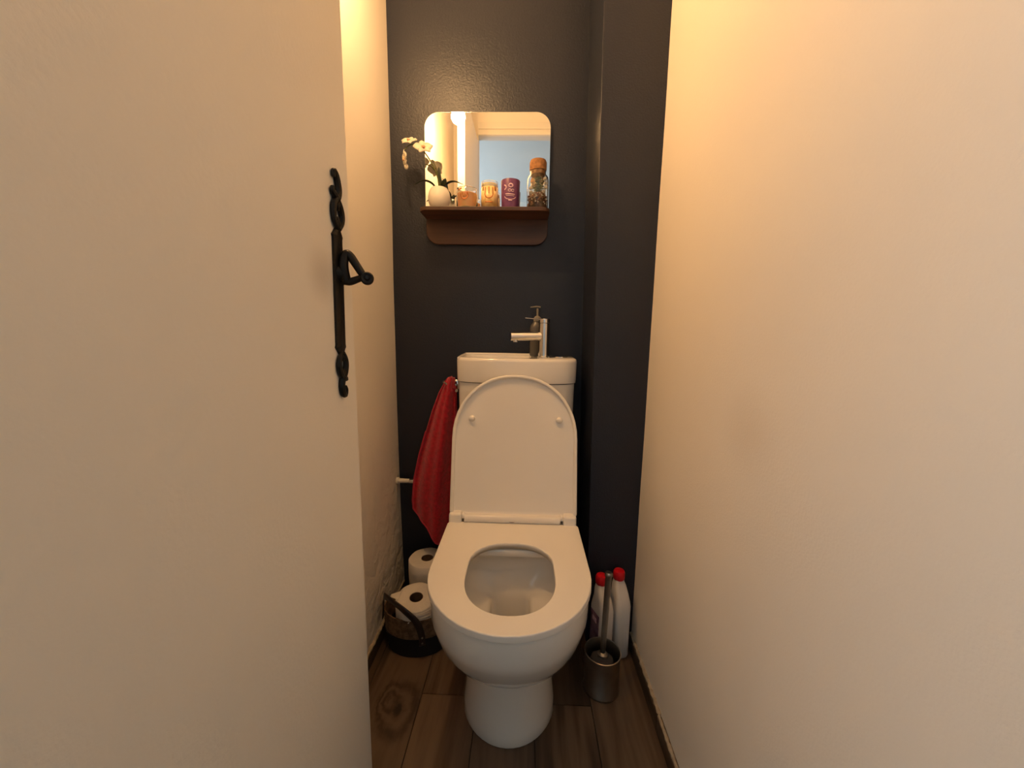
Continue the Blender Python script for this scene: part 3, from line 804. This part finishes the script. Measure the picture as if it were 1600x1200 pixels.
def flower(c, facing, size, roll=0.0):
    """five petals round a small lip; facing = direction the bloom looks"""
    c = Vector(c); f = Vector(facing).normalized()
    up = Vector((0, 0, 1)); s = f.cross(up).normalized(); t = s.cross(f).normalized()
    bm = bmesh.new()
    blob(bm, c + f * 0.003, size * 0.20, seed=3, sub=2, squash=(1, 1, 1.2), jit=0.08)
    blob(bm, c + f * 0.007 - t * size * 0.18, size * 0.15, seed=5, sub=2, jit=0.1)
    core = obj('flower', bm, m_lip, parent=orc)
    # three sepals and two broad petals
    for ang, ln, wd in ((90, 0.95, 0.36), (10, 1.05, 0.56), (170, 1.05, 0.56), (-52, 0.92, 0.36), (-128, 0.92, 0.36)):
        a = math.radians(ang + roll)
        d = (s * math.cos(a) + t * math.sin(a))
        q = f.cross(d)
        rows = []; bmp = bmesh.new()
        for i in range(8):
            u = i / 7
            wv = wd * size * (math.sin(PI * (0.12 + 0.86 * u)) ** 0.8)
            lift = f * (size * 0.28 * math.sin(u * 2.2) - size * 0.10 * u * u)
            p = c + d * (ln * size * u) + lift
            rows.append([bmp.verts.new(p + q * (k * wv) + f * (-0.10 * size * k * k + 0.03 * size * math.sin(5 * u + 3 * k))) for k in (-1, -0.5, 0, 0.5, 1)])
        for A, Bq in zip(rows, rows[1:]):
            for k in range(4): bmp.faces.new((A[k], A[k + 1], Bq[k + 1], Bq[k]))
        obj('petal', bmp, m_petal, parent=core, solid=0.0007)
    return core
flower((-0.362, 1.262, 1.556), (-0.1, -0.75, 0.80), 0.025, 8)
flower((-0.318, 1.258, 1.536), (0.25, -0.9, 0.55), 0.029, -12)
flower((-0.374, 1.262, 1.508), (-0.85, -0.45, -0.10), 0.025, 5)
obj('bud', blob(bmesh.new(), (-0.372, 1.262, 1.484), 0.0062, 8, 2, (1, 1, 1.3), 0.04), m_petal, parent=orc)

# ------------------------------------------------------------------ candles
def patch(bm, c, r, a0, z, pts_fn, width, n=16):
    """thin raised stroke on a cylinder: pts_fn(t) -> (arc offset in m, dz)"""
    L0 = []; L1 = []
    for i in range(n + 1):
        t = i / n
        (x, y) = pts_fn(t); (x2, y2) = pts_fn(min(1, t + 0.01)); (x1, y1) = pts_fn(max(0, t - 0.01))
        dx, dy = x2 - x1, y2 - y1; l = math.hypot(dx, dy) or 1
        nx, ny = -dy / l * width / 2, dx / l * width / 2
        for (lst, sg) in ((L0, 1), (L1, -1)):
            ang = a0 + (x + sg * nx) / r
            lst.append((c[0] + (r) * math.cos(ang), c[1] + (r) * math.sin(ang), z + y + sg * ny))
    A = [bm.verts.new(p) for p in L0]; Bq = [bm.verts.new(p) for p in L1]
    for i in range(n): bm.faces.new((A[i], A[i + 1], Bq[i + 1], Bq[i]))
A_FRONT = math.radians(-90)
def circ(cx, cz, r, a0=0, a1=360):
    return lambda t: (cx + r * math.cos(math.radians(a0 + (a1 - a0) * t)), cz + r * math.sin(math.radians(a0 + (a1 - a0) * t)))
def seg(x0, z0, x1, z1): return lambda t: (x0 + (x1 - x0) * t, z0 + (z1 - z0) * t)

c1 = (-0.189, 1.285)
cd = thing('candle', 'peach candle in a wide low clear glass beside the orchid', 'candle', (*c1, SZ), 'candles on the mirror shelf')
g = lathe(bmesh.new(), [(0.0, 0.0), (0.031, 0.0), (0.033, 0.003), (0.0335, 0.062), (0.0325, 0.0635), (0.0310, 0.062), (0.0305, 0.006), (0.0, 0.005)], (*c1, SZ), 32)
obj('glass', g, m_glass, parent=cd)
obj('wax', lathe(bmesh.new(), [(0.0, 0.0056), (0.0300, 0.0065), (0.0300, 0.048), (0.028, 0.0495), (0.0, 0.049)], (*c1, SZ), 28), m_wax_peach, parent=cd)
obj('wick', tube(bmesh.new(), [(*c1, SZ + 0.048), (c1[0] + 0.001, c1[1], SZ + 0.058)], 0.0012, n=6), m_card, parent=cd)
bm = bmesh.new(); z = SZ + 0.038
patch(bm, c1, 0.0339, A_FRONT, z, circ(-0.004, 0, 0.0115, 150, 400), 0.0034)
patch(bm, c1, 0.0339, A_FRONT, z, seg(-0.010, 0.008, -0.005, -0.006), 0.002, 4)
patch(bm, c1, 0.0339, A_FRONT, z, seg(-0.005, -0.006, -0.002, 0.004), 0.002, 4)
patch(bm, c1, 0.0339, A_FRONT, z, seg(-0.002, 0.004, 0.002, -0.005), 0.002, 4)
patch(bm, c1, 0.0339, A_FRONT, z, seg(0.002, -0.005, 0.006, 0.008), 0.002, 4)
patch(bm, c1, 0.0339, A_FRONT, z, seg(-0.028, 0.016, -0.012, 0.019), 0.004, 6)
obj('print', bm, m_orange, parent=cd, solid=0.0002, label='orange ring emblem')

c2 = (-0.118, 1.285)
cd = thing('candle', 'amber patterned glass candle with white wax at the shelf middle', 'candle', (*c2, SZ), 'candles on the mirror shelf')
g = lathe(bmesh.new(), [(0.0, 0.0), (0.0235, 0.0), (0.026, 0.004), (0.0262, 0.082), (0.0255, 0.0835), (0.0242, 0.082), (0.0240, 0.006), (0.0, 0.005)], (*c2, SZ), 32)
obj('glass', g, m_glass, parent=cd)
obj('wax', lathe(bmesh.new(), [(0.0, 0.0055), (0.0235, 0.0065), (0.0236, 0.074), (0.020, 0.0795), (0.008, 0.0770), (0.0, 0.0775)], (*c2, SZ), 28), m_wax_white, parent=cd)
obj('sleeve', lathe(bmesh.new(), [(0.0264, 0.004), (0.0267, 0.0665)], (*c2, SZ), 32, closed_ends=False), m_goldgl, parent=cd, solid=0.0003)
bm = bmesh.new(); z = SZ + 0.042
patch(bm, c2, 0.0270, A_FRONT, z, circ(0.0, 0.002, 0.0125, 180, 360), 0.0032)
for dx in (-0.0125, 0.0, 0.0125):
    patch(bm, c2, 0.0270, A_FRONT, z, seg(dx, 0.002, dx * 0.9, 0.022), 0.0030, 5)
for dx in (-0.021, 0.021):
    patch(bm, c2, 0.0270, A_FRONT, z, seg(dx, 0.012, dx * 0.95, 0.024), 0.005, 5)
patch(bm, c2, 0.0270, A_FRONT, z, seg(-0.012, -0.022, 0.012, -0.022), 0.003, 5)
obj('print', bm, m_orange2, parent=cd, solid=0.0002, label='burnt orange fan emblem')

c3 = (-0.053, 1.285)
cd = thing('candle', 'purple candle jar with pale lettering beside the cork-stoppered jar', 'candle', (*c3, SZ), 'candles on the mirror shelf')
g = lathe(bmesh.new(), [(0.0, 0.0), (0.0265, 0.0), (0.0275, 0.004), (0.0295, 0.086), (0.0290, 0.0880), (0.0272, 0.087), (0.0265, 0.070), (0.0, 0.070)], (*c3, SZ), 36)
obj('jar', g, m_purple, parent=cd)
obj('wax', lathe(bmesh.new(), [(0.0, 0.0705), (0.0262, 0.0705), (0.0262, 0.074), (0.0, 0.0735)], (*c3, SZ), 28), m_wax_white, parent=cd)
bm = bmesh.new(); z = SZ + 0.048; RR = 0.0293
def patch3(fn, width, n=16): patch(bm, c3, RR, A_FRONT, z, lambda t: (fn(t)[0] * 1.45, fn(t)[1] * 1.15), width * 1.15, n)

patch3( circ(0.0015, 0.0165, 0.0042), 0.0030, 20)
patch3( circ(-0.0145, 0.0125, 0.0058, -75, 80), 0.0032, 12)
patch3( circ(-0.001, 0.0045, 0.0030, 20, 330), 0.0018, 12)
patch3( circ(0.0055, 0.0040, 0.0030, 20, 330), 0.0018, 12)
patch3( seg(-0.0105, -0.0045, 0.0105, -0.0060), 0.0026, 8)
patch3( seg(-0.0085, -0.0085, 0.0090, -0.0100), 0.0014, 8)
patch3( circ(0.0005, -0.004, 0.0145, 205, 330), 0.0014, 14)
patch3( seg(-0.0035, -0.0205, 0.0045, -0.0210), 0.0026, 6)
obj('print', bm, m_whitepr, parent=cd, solid=0.0002, label='pale pink lettering and ring mark')

# ------------------------------------------------------------------ cork-stoppered terrarium jar
jx, jy = 0.0315, 1.283
tj = thing('terrarium_jar', 'glass jar of greenery with cork stopper at the shelf right end', 'jar', (jx, jy, SZ))
g = lathe(bmesh.new(), [(0.0, 0.0), (0.029, 0.0), (0.0330, 0.004), (0.0335, 0.010), (0.0335, 0.088), (0.0315, 0.098), (0.0265, 0.104), (0.0245, 0.107), (0.0245, 0.116),
                        (0.0225, 0.116), (0.0225, 0.107), (0.0245, 0.1025), (0.0300, 0.096), (0.0318, 0.088), (0.0318, 0.010), (0.029, 0.004), (0.0, 0.003)], (jx, jy, SZ), 36)
obj('glass', g, m_glass, parent=tj)
bm = lathe(bmesh.new(), [(0.0, 0.104), (0.0220, 0.104), (0.0222, 0.1165), (0.0255, 0.1170), (0.0262, 0.122), (0.0262, 0.140), (0.0235, 0.147), (0.012, 0.1495), (0.0, 0.150)], (jx, jy, SZ), 30)
obj('cork_stopper', bm, m_cork, parent=tj, angle=50)
bm = lathe(bmesh.new(), [(0.0, 0.0035), (0.0285, 0.0045), (0.0290, 0.011), (0.0270, 0.034), (0.018, 0.038), (0.0, 0.038)], (jx, jy, SZ), 24)
obj('soil', bm, m_soil, parent=tj)
bm = bmesh.new(); bm_w = bmesh.new()
for i in range(420):
    a = random.uniform(0, 2 * PI); r = random.uniform(0.010, 0.0290)
    zz = random.uniform(0.012, 0.045) if r > 0.024 else random.uniform(0.036, 0.050)
    blob(bm if i % 3 else bm_w, (jx + r * math.cos(a), jy + r * math.sin(a), SZ + zz), random.uniform(0.0022, 0.0040), seed=i)
obj('gravel', bm, m_pebb, parent=tj, kind='stuff'); obj('gravel', bm_w, m_pebw, parent=tj, kind='stuff', label='pale pebbles')
bm = bmesh.new()
for i in range(150):
    a = random.uniform(0, 2 * PI); h = random.uniform(0, 1); r = random.uniform(0, 0.019) * (1 - 0.4 * abs(h - 0.5))
    blob(bm, (jx + 0.002 + r * math.cos(a), jy + r * math.sin(a), SZ + 0.044 + h * 0.056), random.uniform(0.0020, 0.0042), seed=i + 50, squash=(1, 1, 0.7), jit=0.3)
obj('greenery', bm, m_moss, parent=tj, kind='stuff')
bm = bmesh.new()
for (dx, dz) in ((-0.021, 0.062), (0.021, 0.088), (0.023, 0.064), (-0.020, 0.049), (0.018, 0.052), (0.022, 0.076)):
    blob(bm, (jx + dx, jy - 0.018, SZ + dz), 0.0058, seed=int(dz * 999), sub=2, jit=0.1)
obj('white_stones', bm, m_pebw, parent=tj, kind='stuff')

# ------------------------------------------------------------------ red towel on its hook
hk = thing('towel_hook', 'small chrome wall hook holding the red towel', 'hook', (-0.238, YB, 0.80))
bm = lathe(bmesh.new(), [(0.018, 0), (0.018, 0.003), (0.014, 0.006), (0.0, 0.006)], (-0.238, YB - 0.0005, 0.80), 24, axis=(0, -1, 0))
obj('backplate', bm, m_chrome, parent=hk)
bm = tube(bmesh.new(), spline([(-0.238, YB - 0.004, 0.800), (-0.238, 1.300, 0.800), (-0.240, 1.272, 0.806)], 6), 0.0045, n=10)
obj('stem', bm, m_chrome, parent=hk)
bm = tube(bmesh.new(), spline([(-0.240, 1.276, 0.808), (-0.252, 1.262, 0.814), (-0.263, 1.252, 0.824)], 6), [0.0042] * 12 + [0.0052], n=10)
obj('prong', bm, m_chrome, parent=hk)
bm = tube(bmesh.new(), spline([(-0.238, 1.276, 0.802), (-0.228, 1.262, 0.797), (-0.219, 1.250, 0.795)], 6), [0.0042] * 12 + [0.0052], n=10)
obj('prong', bm, m_chrome, parent=hk)

zs = [0.836, 0.820, 0.787, 0.721, 0.640, 0.568, 0.476, 0.400, 0.340]
xl = [-0.250, -0.260, -0.280, -0.306, -0.332, -0.354, -0.375, -0.382, -0.378]
def lerp_tab(z, T, X):
    for i in range(len(T) - 1):
        if T[i] >= z >= T[i + 1]:
            t = (T[i] - z) / (T[i] - T[i + 1]); return X[i] * (1 - t) + X[i + 1] * t
    return X[0] if z > T[0] else X[-1]
def bottom(u):
    pts = [(0, 0.366), (0.06, 0.350), (0.28, 0.322), (0.62, 0.258), (0.80, 0.232), (1.0, 0.300)]
    for (a, za), (b_, zb) in zip(pts, pts[1:]):
        if a <= u <= b_: t = (u - a) / (b_ - a); t = t * t * (3 - 2 * t) * 0.4 + t * 0.6; return za * (1 - t) + zb * t
    return 0.3
def towel_pt(u, v, back=0):
    top = 0.838 - 0.006 * abs(u - 0.4)
    z = top + (bottom(u) - top) * v
    a = lerp_tab(z, zs, xl)
    b_ = -0.2265 + (-0.0065 if z > 0.80 else 0.0) - 0.006 * max(0, (v - 0.7) / 0.3)
    x = a + (b_ - a) * u
    open_ = min(1.0, (0.838 - z) / 0.25)
    fold = math.sin(u * 2.35 * PI + 0.5 + 0.5 * v) * 0.016 + math.sin(u * 5.1 * PI + 1.2 * v) * 0.005
    y = 1.262 + fold * (0.25 + 0.9 * open_) + 0.006 * math.sin(v * 3)
    if v < 0.03: y += (0.03 - v) * 0.3
    return Vector((x, y, z))
bm = sheet(bmesh.new(), lambda u, v: towel_pt(u, v), 44, 70)
# second layer behind, folded over the hook
sheet(bm, lambda u, v: towel_pt(u, v * 0.93) + Vector((0.002 + 0.006 * (1 - u) * min(1, v * 3), 0.018 + 0.010 * math.sin(u * 6), 0)), 30, 40)
tw = obj('towel', bm, m_towel, solid=0.005, subd=1, angle=180)
tag(tw, 'red terry towel hanging by its middle left of the cistern', 'towel')
# hem along the lower and left edges
hp = [towel_pt(0, v / 30) for v in range(12, 31)] + [towel_pt(u / 24, 1.0) for u in range(1, 22)]
obj('hem', tube(bmesh.new(), [p + Vector((0, -0.001, 0)) for p in hp], 0.0032, n=6), m_towel_hem, parent=tw)

# ------------------------------------------------------------------ pipe stub out of the left wall behind the towel
pp = thing('water_pipe', 'white painted pipe stub from left wall to behind the towel', 'pipe', (XL, 1.315, 0.453))
bm = tube(bmesh.new(), [(XL - 0.01, 1.318, 0.453), (-0.402, 1.318, 0.453)], [0.0088, 0.0074], n=16)
lathe(bm, [(0.012, 0.0), (0.012, 0.006), (0.009, 0.009)], (XL + 0.002, 1.318, 0.453), 16, axis=(1, 0, 0))
obj('pipe', bm, m_pipe, parent=pp)
bm = tube(bmesh.new(), [(-0.402, 1.318, 0.453), (-0.388, 1.318, 0.453)], 0.0085, n=8)
obj('nut', bm, m_chrome, parent=pp, label='chrome nut')
bm = tube(bmesh.new(), [(-0.389, 1.318, 0.453), (-0.240, 1.318, 0.453), (-0.2075, 1.318, 0.458)], 0.0062, n=12)
obj('pipe', bm, m_pipe, parent=pp)

# ------------------------------------------------------------------ basket and toilet rolls
bxc, byc = -0.3235, 1.117
ea, eb = 0.105, 0.078
bk = thing('storage_basket', 'brown jute basket with black base and leather handles, left of the toilet', 'basket', (bxc, byc, 0))
def ell_wall(z0, r0, z1, r1, t, rows=10, n=72, zig=0.0):
    bm = bmesh.new(); O = []; I = []
    for j in range(rows + 1):
        s = j / rows; z = z0 + (z1 - z0) * s; k = r0 + (r1 - r0) * s
        def P(a, off):
            w = zig * math.sin(a * 24 + j * PI)
            return (bxc + (ea * k + w - off) * math.cos(a), byc + (eb * k + w - off) * math.sin(a), z)
        O.append([bm.verts.new(P(2 * PI * i / n, 0)) for i in range(n)])
        I.append([bm.verts.new(P(2 * PI * i / n, t)) for i in range(n)])
    for R_ in (O, I):
        for A, Bq in zip(R_, R_[1:]):
            for i in range(n): bm.faces.new((A[i], A[(i + 1) % n], Bq[(i + 1) % n], Bq[i]))
    for k_ in (0, -1):
        for i in range(n): bm.faces.new((O[k_][i], O[k_][(i + 1) % n], I[k_][(i + 1) % n], I[k_][i]))
    return bm
obj('base', ell_wall(0.0, 0.90, 0.066, 1.0, 0.004), m_feltbl, parent=bk, label='black felt lower band')
obj('body', ell_wall(0.064, 0.985, 0.128, 1.0, 0.004, rows=9, zig=0.0008), m_jute, parent=bk, label='brown woven jute upper band')
bm = bmesh.new(); bm.faces.new([bm.verts.new((bxc + ea * 0.88 * math.cos(2 * PI * i / 48), byc + eb * 0.88 * math.sin(2 * PI * i / 48), 0.003)) for i in range(48)])
obj('bottom', bm, m_feltbl, parent=bk, solid=0.003)
def strap(pts, wd, name='handle'):
    P = spline(pts, 8); bm = bmesh.new(); rows = []
    for i, p in enumerate(P):
        tan = (P[min(i + 1, len(P) - 1)] - P[max(i - 1, 0)]).normalized()
        out = Vector((p.x - bxc, p.y - byc, 0)).normalized()
        side = tan.cross(out).normalized()
        rows.append([bm.verts.new(p + side * (k * wd)) for k in (-1, 0, 1)])
    for A, Bq in zip(rows, rows[1:]):
        for k in range(2): bm.faces.new((A[k], A[k + 1], Bq[k + 1], Bq[k]))
    return obj(name, bm, m_leather, parent=bk, solid=0.003)
def bp(deg, z, out=0.004): 
    a = math.radians(deg); return (bxc + (ea + out) * math.cos(a), byc + (eb + out) * math.sin(a), z)
hnd = strap([bp(-72, 0.050), bp(-73, 0.085), bp(-80, 0.128), bp(-98, 0.164), bp(-122, 0.184, 0.002), bp(-146, 0.182, 0.0), bp(-164, 0.160, 0.0), bp(-170, 0.128, 0.001), bp(-172, 0.085)], 0.0095)
for deg, z in ((-72, 0.058), (-72, 0.076)):
    a = math.radians(deg)
    obj('rivet', lathe(bmesh.new(), [(0.003, 0), (0.0025, 0.0015), (0, 0.002)], bp(deg, z, 0.0055), 10, axis=(math.cos(a), math.sin(a), 0)), m_steel, parent=hnd)
strap([bp(10, 0.055), bp(12, 0.100), bp(20, 0.122, 0.001), bp(40, 0.126, 0.002), bp(55, 0.100), bp(57, 0.058)], 0.0085)

def toilet_roll(c, axis, R_, H_, label, seed, name='toilet_roll'):
    t = thing(name, label, 'toilet paper', c, 'spare toilet rolls by the left wall')
    c = Vector(c); ax = Vector(axis).normalized()
    rnd = random.Random(seed)
    q = Vector((0, 0, 1)).rotation_difference(ax)
    bm = bmesh.new(); n = 48
    prof = [(0.021, 0.002), (0.030, 0.0), (R_ - 0.004, 0.0), (R_, 0.003), (R_ + 0.0005, H_ * 0.33), (R_ + 0.0008, H_ * 0.66), (R_, H_ - 0.002), (R_ - 0.002, H_),
            (R_ * 0.8, H_ - 0.0008), (R_ * 0.6, H_ + 0.0003), (0.030, H_), (0.021, H_ - 0.001), (0.021, H_ * 0.5)]
    lathe(bm, prof + [(0.021, 0.002)], c, n, axis=axis, closed_ends=False)
    for v in bm.verts:
        d = v.co - c; h = d.dot(ax); rad = (d - ax * h)
        if rad.length > R_ * 0.9: v.co += rad.normalized() * 0.0008 * math.sin(7 * math.atan2(rad.y, rad.x) + 3 * h / H_)
    obj('paper', bm, m_paper, parent=t, angle=60)
    bm = lathe(bmesh.new(), [(0.0206, 0.001), (0.0206, H_ - 0.002), (0.0196, H_ - 0.002), (0.0196, 0.001), (0.0206, 0.001)], c, 30, axis=axis, closed_ends=False)
    obj('core', bm, m_card, parent=t, label='brown cardboard core')
    return t
RH = 0.098
toilet_roll((-0.3265, 1.262, 0.0005), (0, 0, 1), 0.063, RH, 'toilet roll on the floor under the other roll, by the navy wall', 1)
toilet_roll((-0.3270, 1.258, 0.0995), (0, 0, 1), 0.063, RH, 'upper toilet roll of the stack against the navy wall', 2)
tr = toilet_roll((-0.3250, 1.108, 0.068), (0.03, -0.10, 1), 0.062, RH, 'tilted toilet roll sticking out of the basket', 3)
# loose corner of paper lifting at the left of the basket roll
bm = sheet(bmesh.new(), lambda u, v: Vector((-0.372 - 0.032 * u, 1.075 + 0.045 * v + 0.012 * u * (1 - v), 0.167 - 0.004 * u + 0.003 * v)), 6, 6)
for v in bm.verts:
    u = (-0.372 - v.co.x) / 0.032
    v.co.y = 1.098 + (v.co.y - 1.098) * (1 - 0.75 * max(0, u))
obj('loose_sheet', bm, m_paper, parent=tr, solid=0.0006)
bm = bmesh.new()
for k in range(4):
    tube(bm, spline([(-0.306, 1.042 - 0.002 * k, 0.130 + 0.008 * k), (-0.285, 1.044 - 0.003 * (k % 2), 0.133 + 0.008 * k), (-0.266, 1.058, 0.131 + 0.009 * k), (-0.256, 1.080, 0.134 + 0.008 * k)], 5), 0.0014, n=6)
obj('paper_folds', bm, m_paper, parent=tr)

# ------------------------------------------------------------------ cleaning bottles
def jug(name, label, loc, rotz, group=None, labelled=False, h=0.245, W=0.033, D=0.024):
    t = thing(name, label, 'bottle', loc, group); t.rotation_euler = (0, 0, rotz)
    def rr(z, w, d, cx=0.0): return [(x, y, z) for x, y in rrect(cx - w, cx + w, -d, d, min(w, d) * 0.55, 6)]
    bm = loft(bmesh.new(), [rr(0.0, W - 0.006, D - 0.006), rr(0.003, W - 0.002, D - 0.002), rr(0.010, W, D), rr(0.170, W, D), rr(0.184, W - 0.003, D - 0.001), rr(0.205, W - 0.010, D - 0.003, -0.002),
                            rr(0.226, W * 0.52, D * 0.75, -0.009), rr(0.236, 0.0145, 0.0145, -0.012), rr(0.244, 0.0135, 0.0135, -0.012)])
    obj('bottle_body', bm, m_bottle, parent=t, local=True, angle=50)
    bm = lathe(bmesh.new(), [(0.0, 0.241), (0.0155, 0.241), (0.0175, 0.244), (0.0178, 0.262), (0.0150, 0.268), (0.006, 0.270), (0.0, 0.270)], (-0.012, 0, 0), 24)
    cap = obj('cap', bm, m_redcap, parent=t, local=True, label='red screw cap')
    if labelled:
        bm = sheet(bmesh.new(), lambda u, v: Vector((-W * 0.72 + 1.44 * W * u, -D - 0.0006, 0.035 + v * 0.125)), 8, 8)
        lb = obj('sticker', bm, m_label, parent=t, local=True, solid=0.0004, label='dark purple printed sticker')
        bm = sheet(bmesh.new(), lambda u, v: Vector((-W * 0.35 + 0.7 * W * u, -D - 0.0012, 0.130 + v * 0.016)), 4, 4)
        obj('sticker_band', bm, m_whitepr, parent=t, local=True, solid=0.0002)
    return t
jug('cleaner_bottle', 'white plastic bottle with red cap against the right wall', (0.3080, 1.101, 0.0005), math.radians(-74), 'red-capped bottles behind the brush')
jug('cleaner_bottle', 'white red-capped bottle with purple sticker, nearer the toilet', (0.2500, 1.075, 0.0005), math.radians(-70), 'red-capped bottles behind the brush', True)

# ------------------------------------------------------------------ toilet brush
hx, hyy = 0.234, 0.975
tb = thing('toilet_brush', 'steel toilet brush standing in its round holder right of toilet', 'toilet brush', (hx, hyy, 0))
bm = lathe(bmesh.new(), [(0.0, 0.0), (0.046, 0.0), (0.050, 0.003), (0.0505, 0.008), (0.0485, 0.012), (0.0485, 0.108), (0.0500, 0.112), (0.0500, 0.115), (0.0478, 0.116), (0.0462, 0.113), (0.0462, 0.010), (0.0, 0.008)], (hx, hyy, 0), 44)
obj('holder', bm, m_steel, parent=tb, angle=50, label='brushed steel cylinder holder')
ax = Vector((0.014, 0.028, 0.30)).normalized(); b0 = Vector((hx - 0.003, hyy - 0.006, 0.030))
bm = lathe(bmesh.new(), [(0.0, 0.0), (0.020, 0.003), (0.032, 0.012), (0.034, 0.045), (0.030, 0.062), (0.014, 0.070), (0.0, 0.070)], b0, 28, axis=ax)
for i in range(240):
    a = random.uniform(0, 2 * PI); h = random.uniform(0.012, 0.058)
    q = Vector((0, 0, 1)).rotation_difference(ax)
    p = b0 + q @ Vector((0.030 * math.cos(a), 0.030 * math.sin(a), h)); d = q @ Vector((math.cos(a), math.sin(a), random.uniform(-.2, .2)))
    tube(bm, [p, p + d * 0.009], [0.0009, 0.0004], n=4)
obj('bristles', bm, m_bristle, parent=tb, kind='stuff')
bm = lathe(bmesh.new(), [(0.0, 0.068), (0.014, 0.070), (0.0145, 0.076), (0.0115, 0.079), (0.008, 0.081), (0.0, 0.081)], b0, 24, axis=ax)
obj('collar', bm, m_steel, parent=tb)
bm = lathe(bmesh.new(), [(0.0, 0.078), (0.0072, 0.078), (0.0080, 0.15), (0.0088, 0.296), (0.0108, 0.299), (0.0108, 0.306), (0.0085, 0.309), (0.0, 0.309)], b0, 20, axis=ax)
obj('handle', bm, m_steel, parent=tb, angle=50)
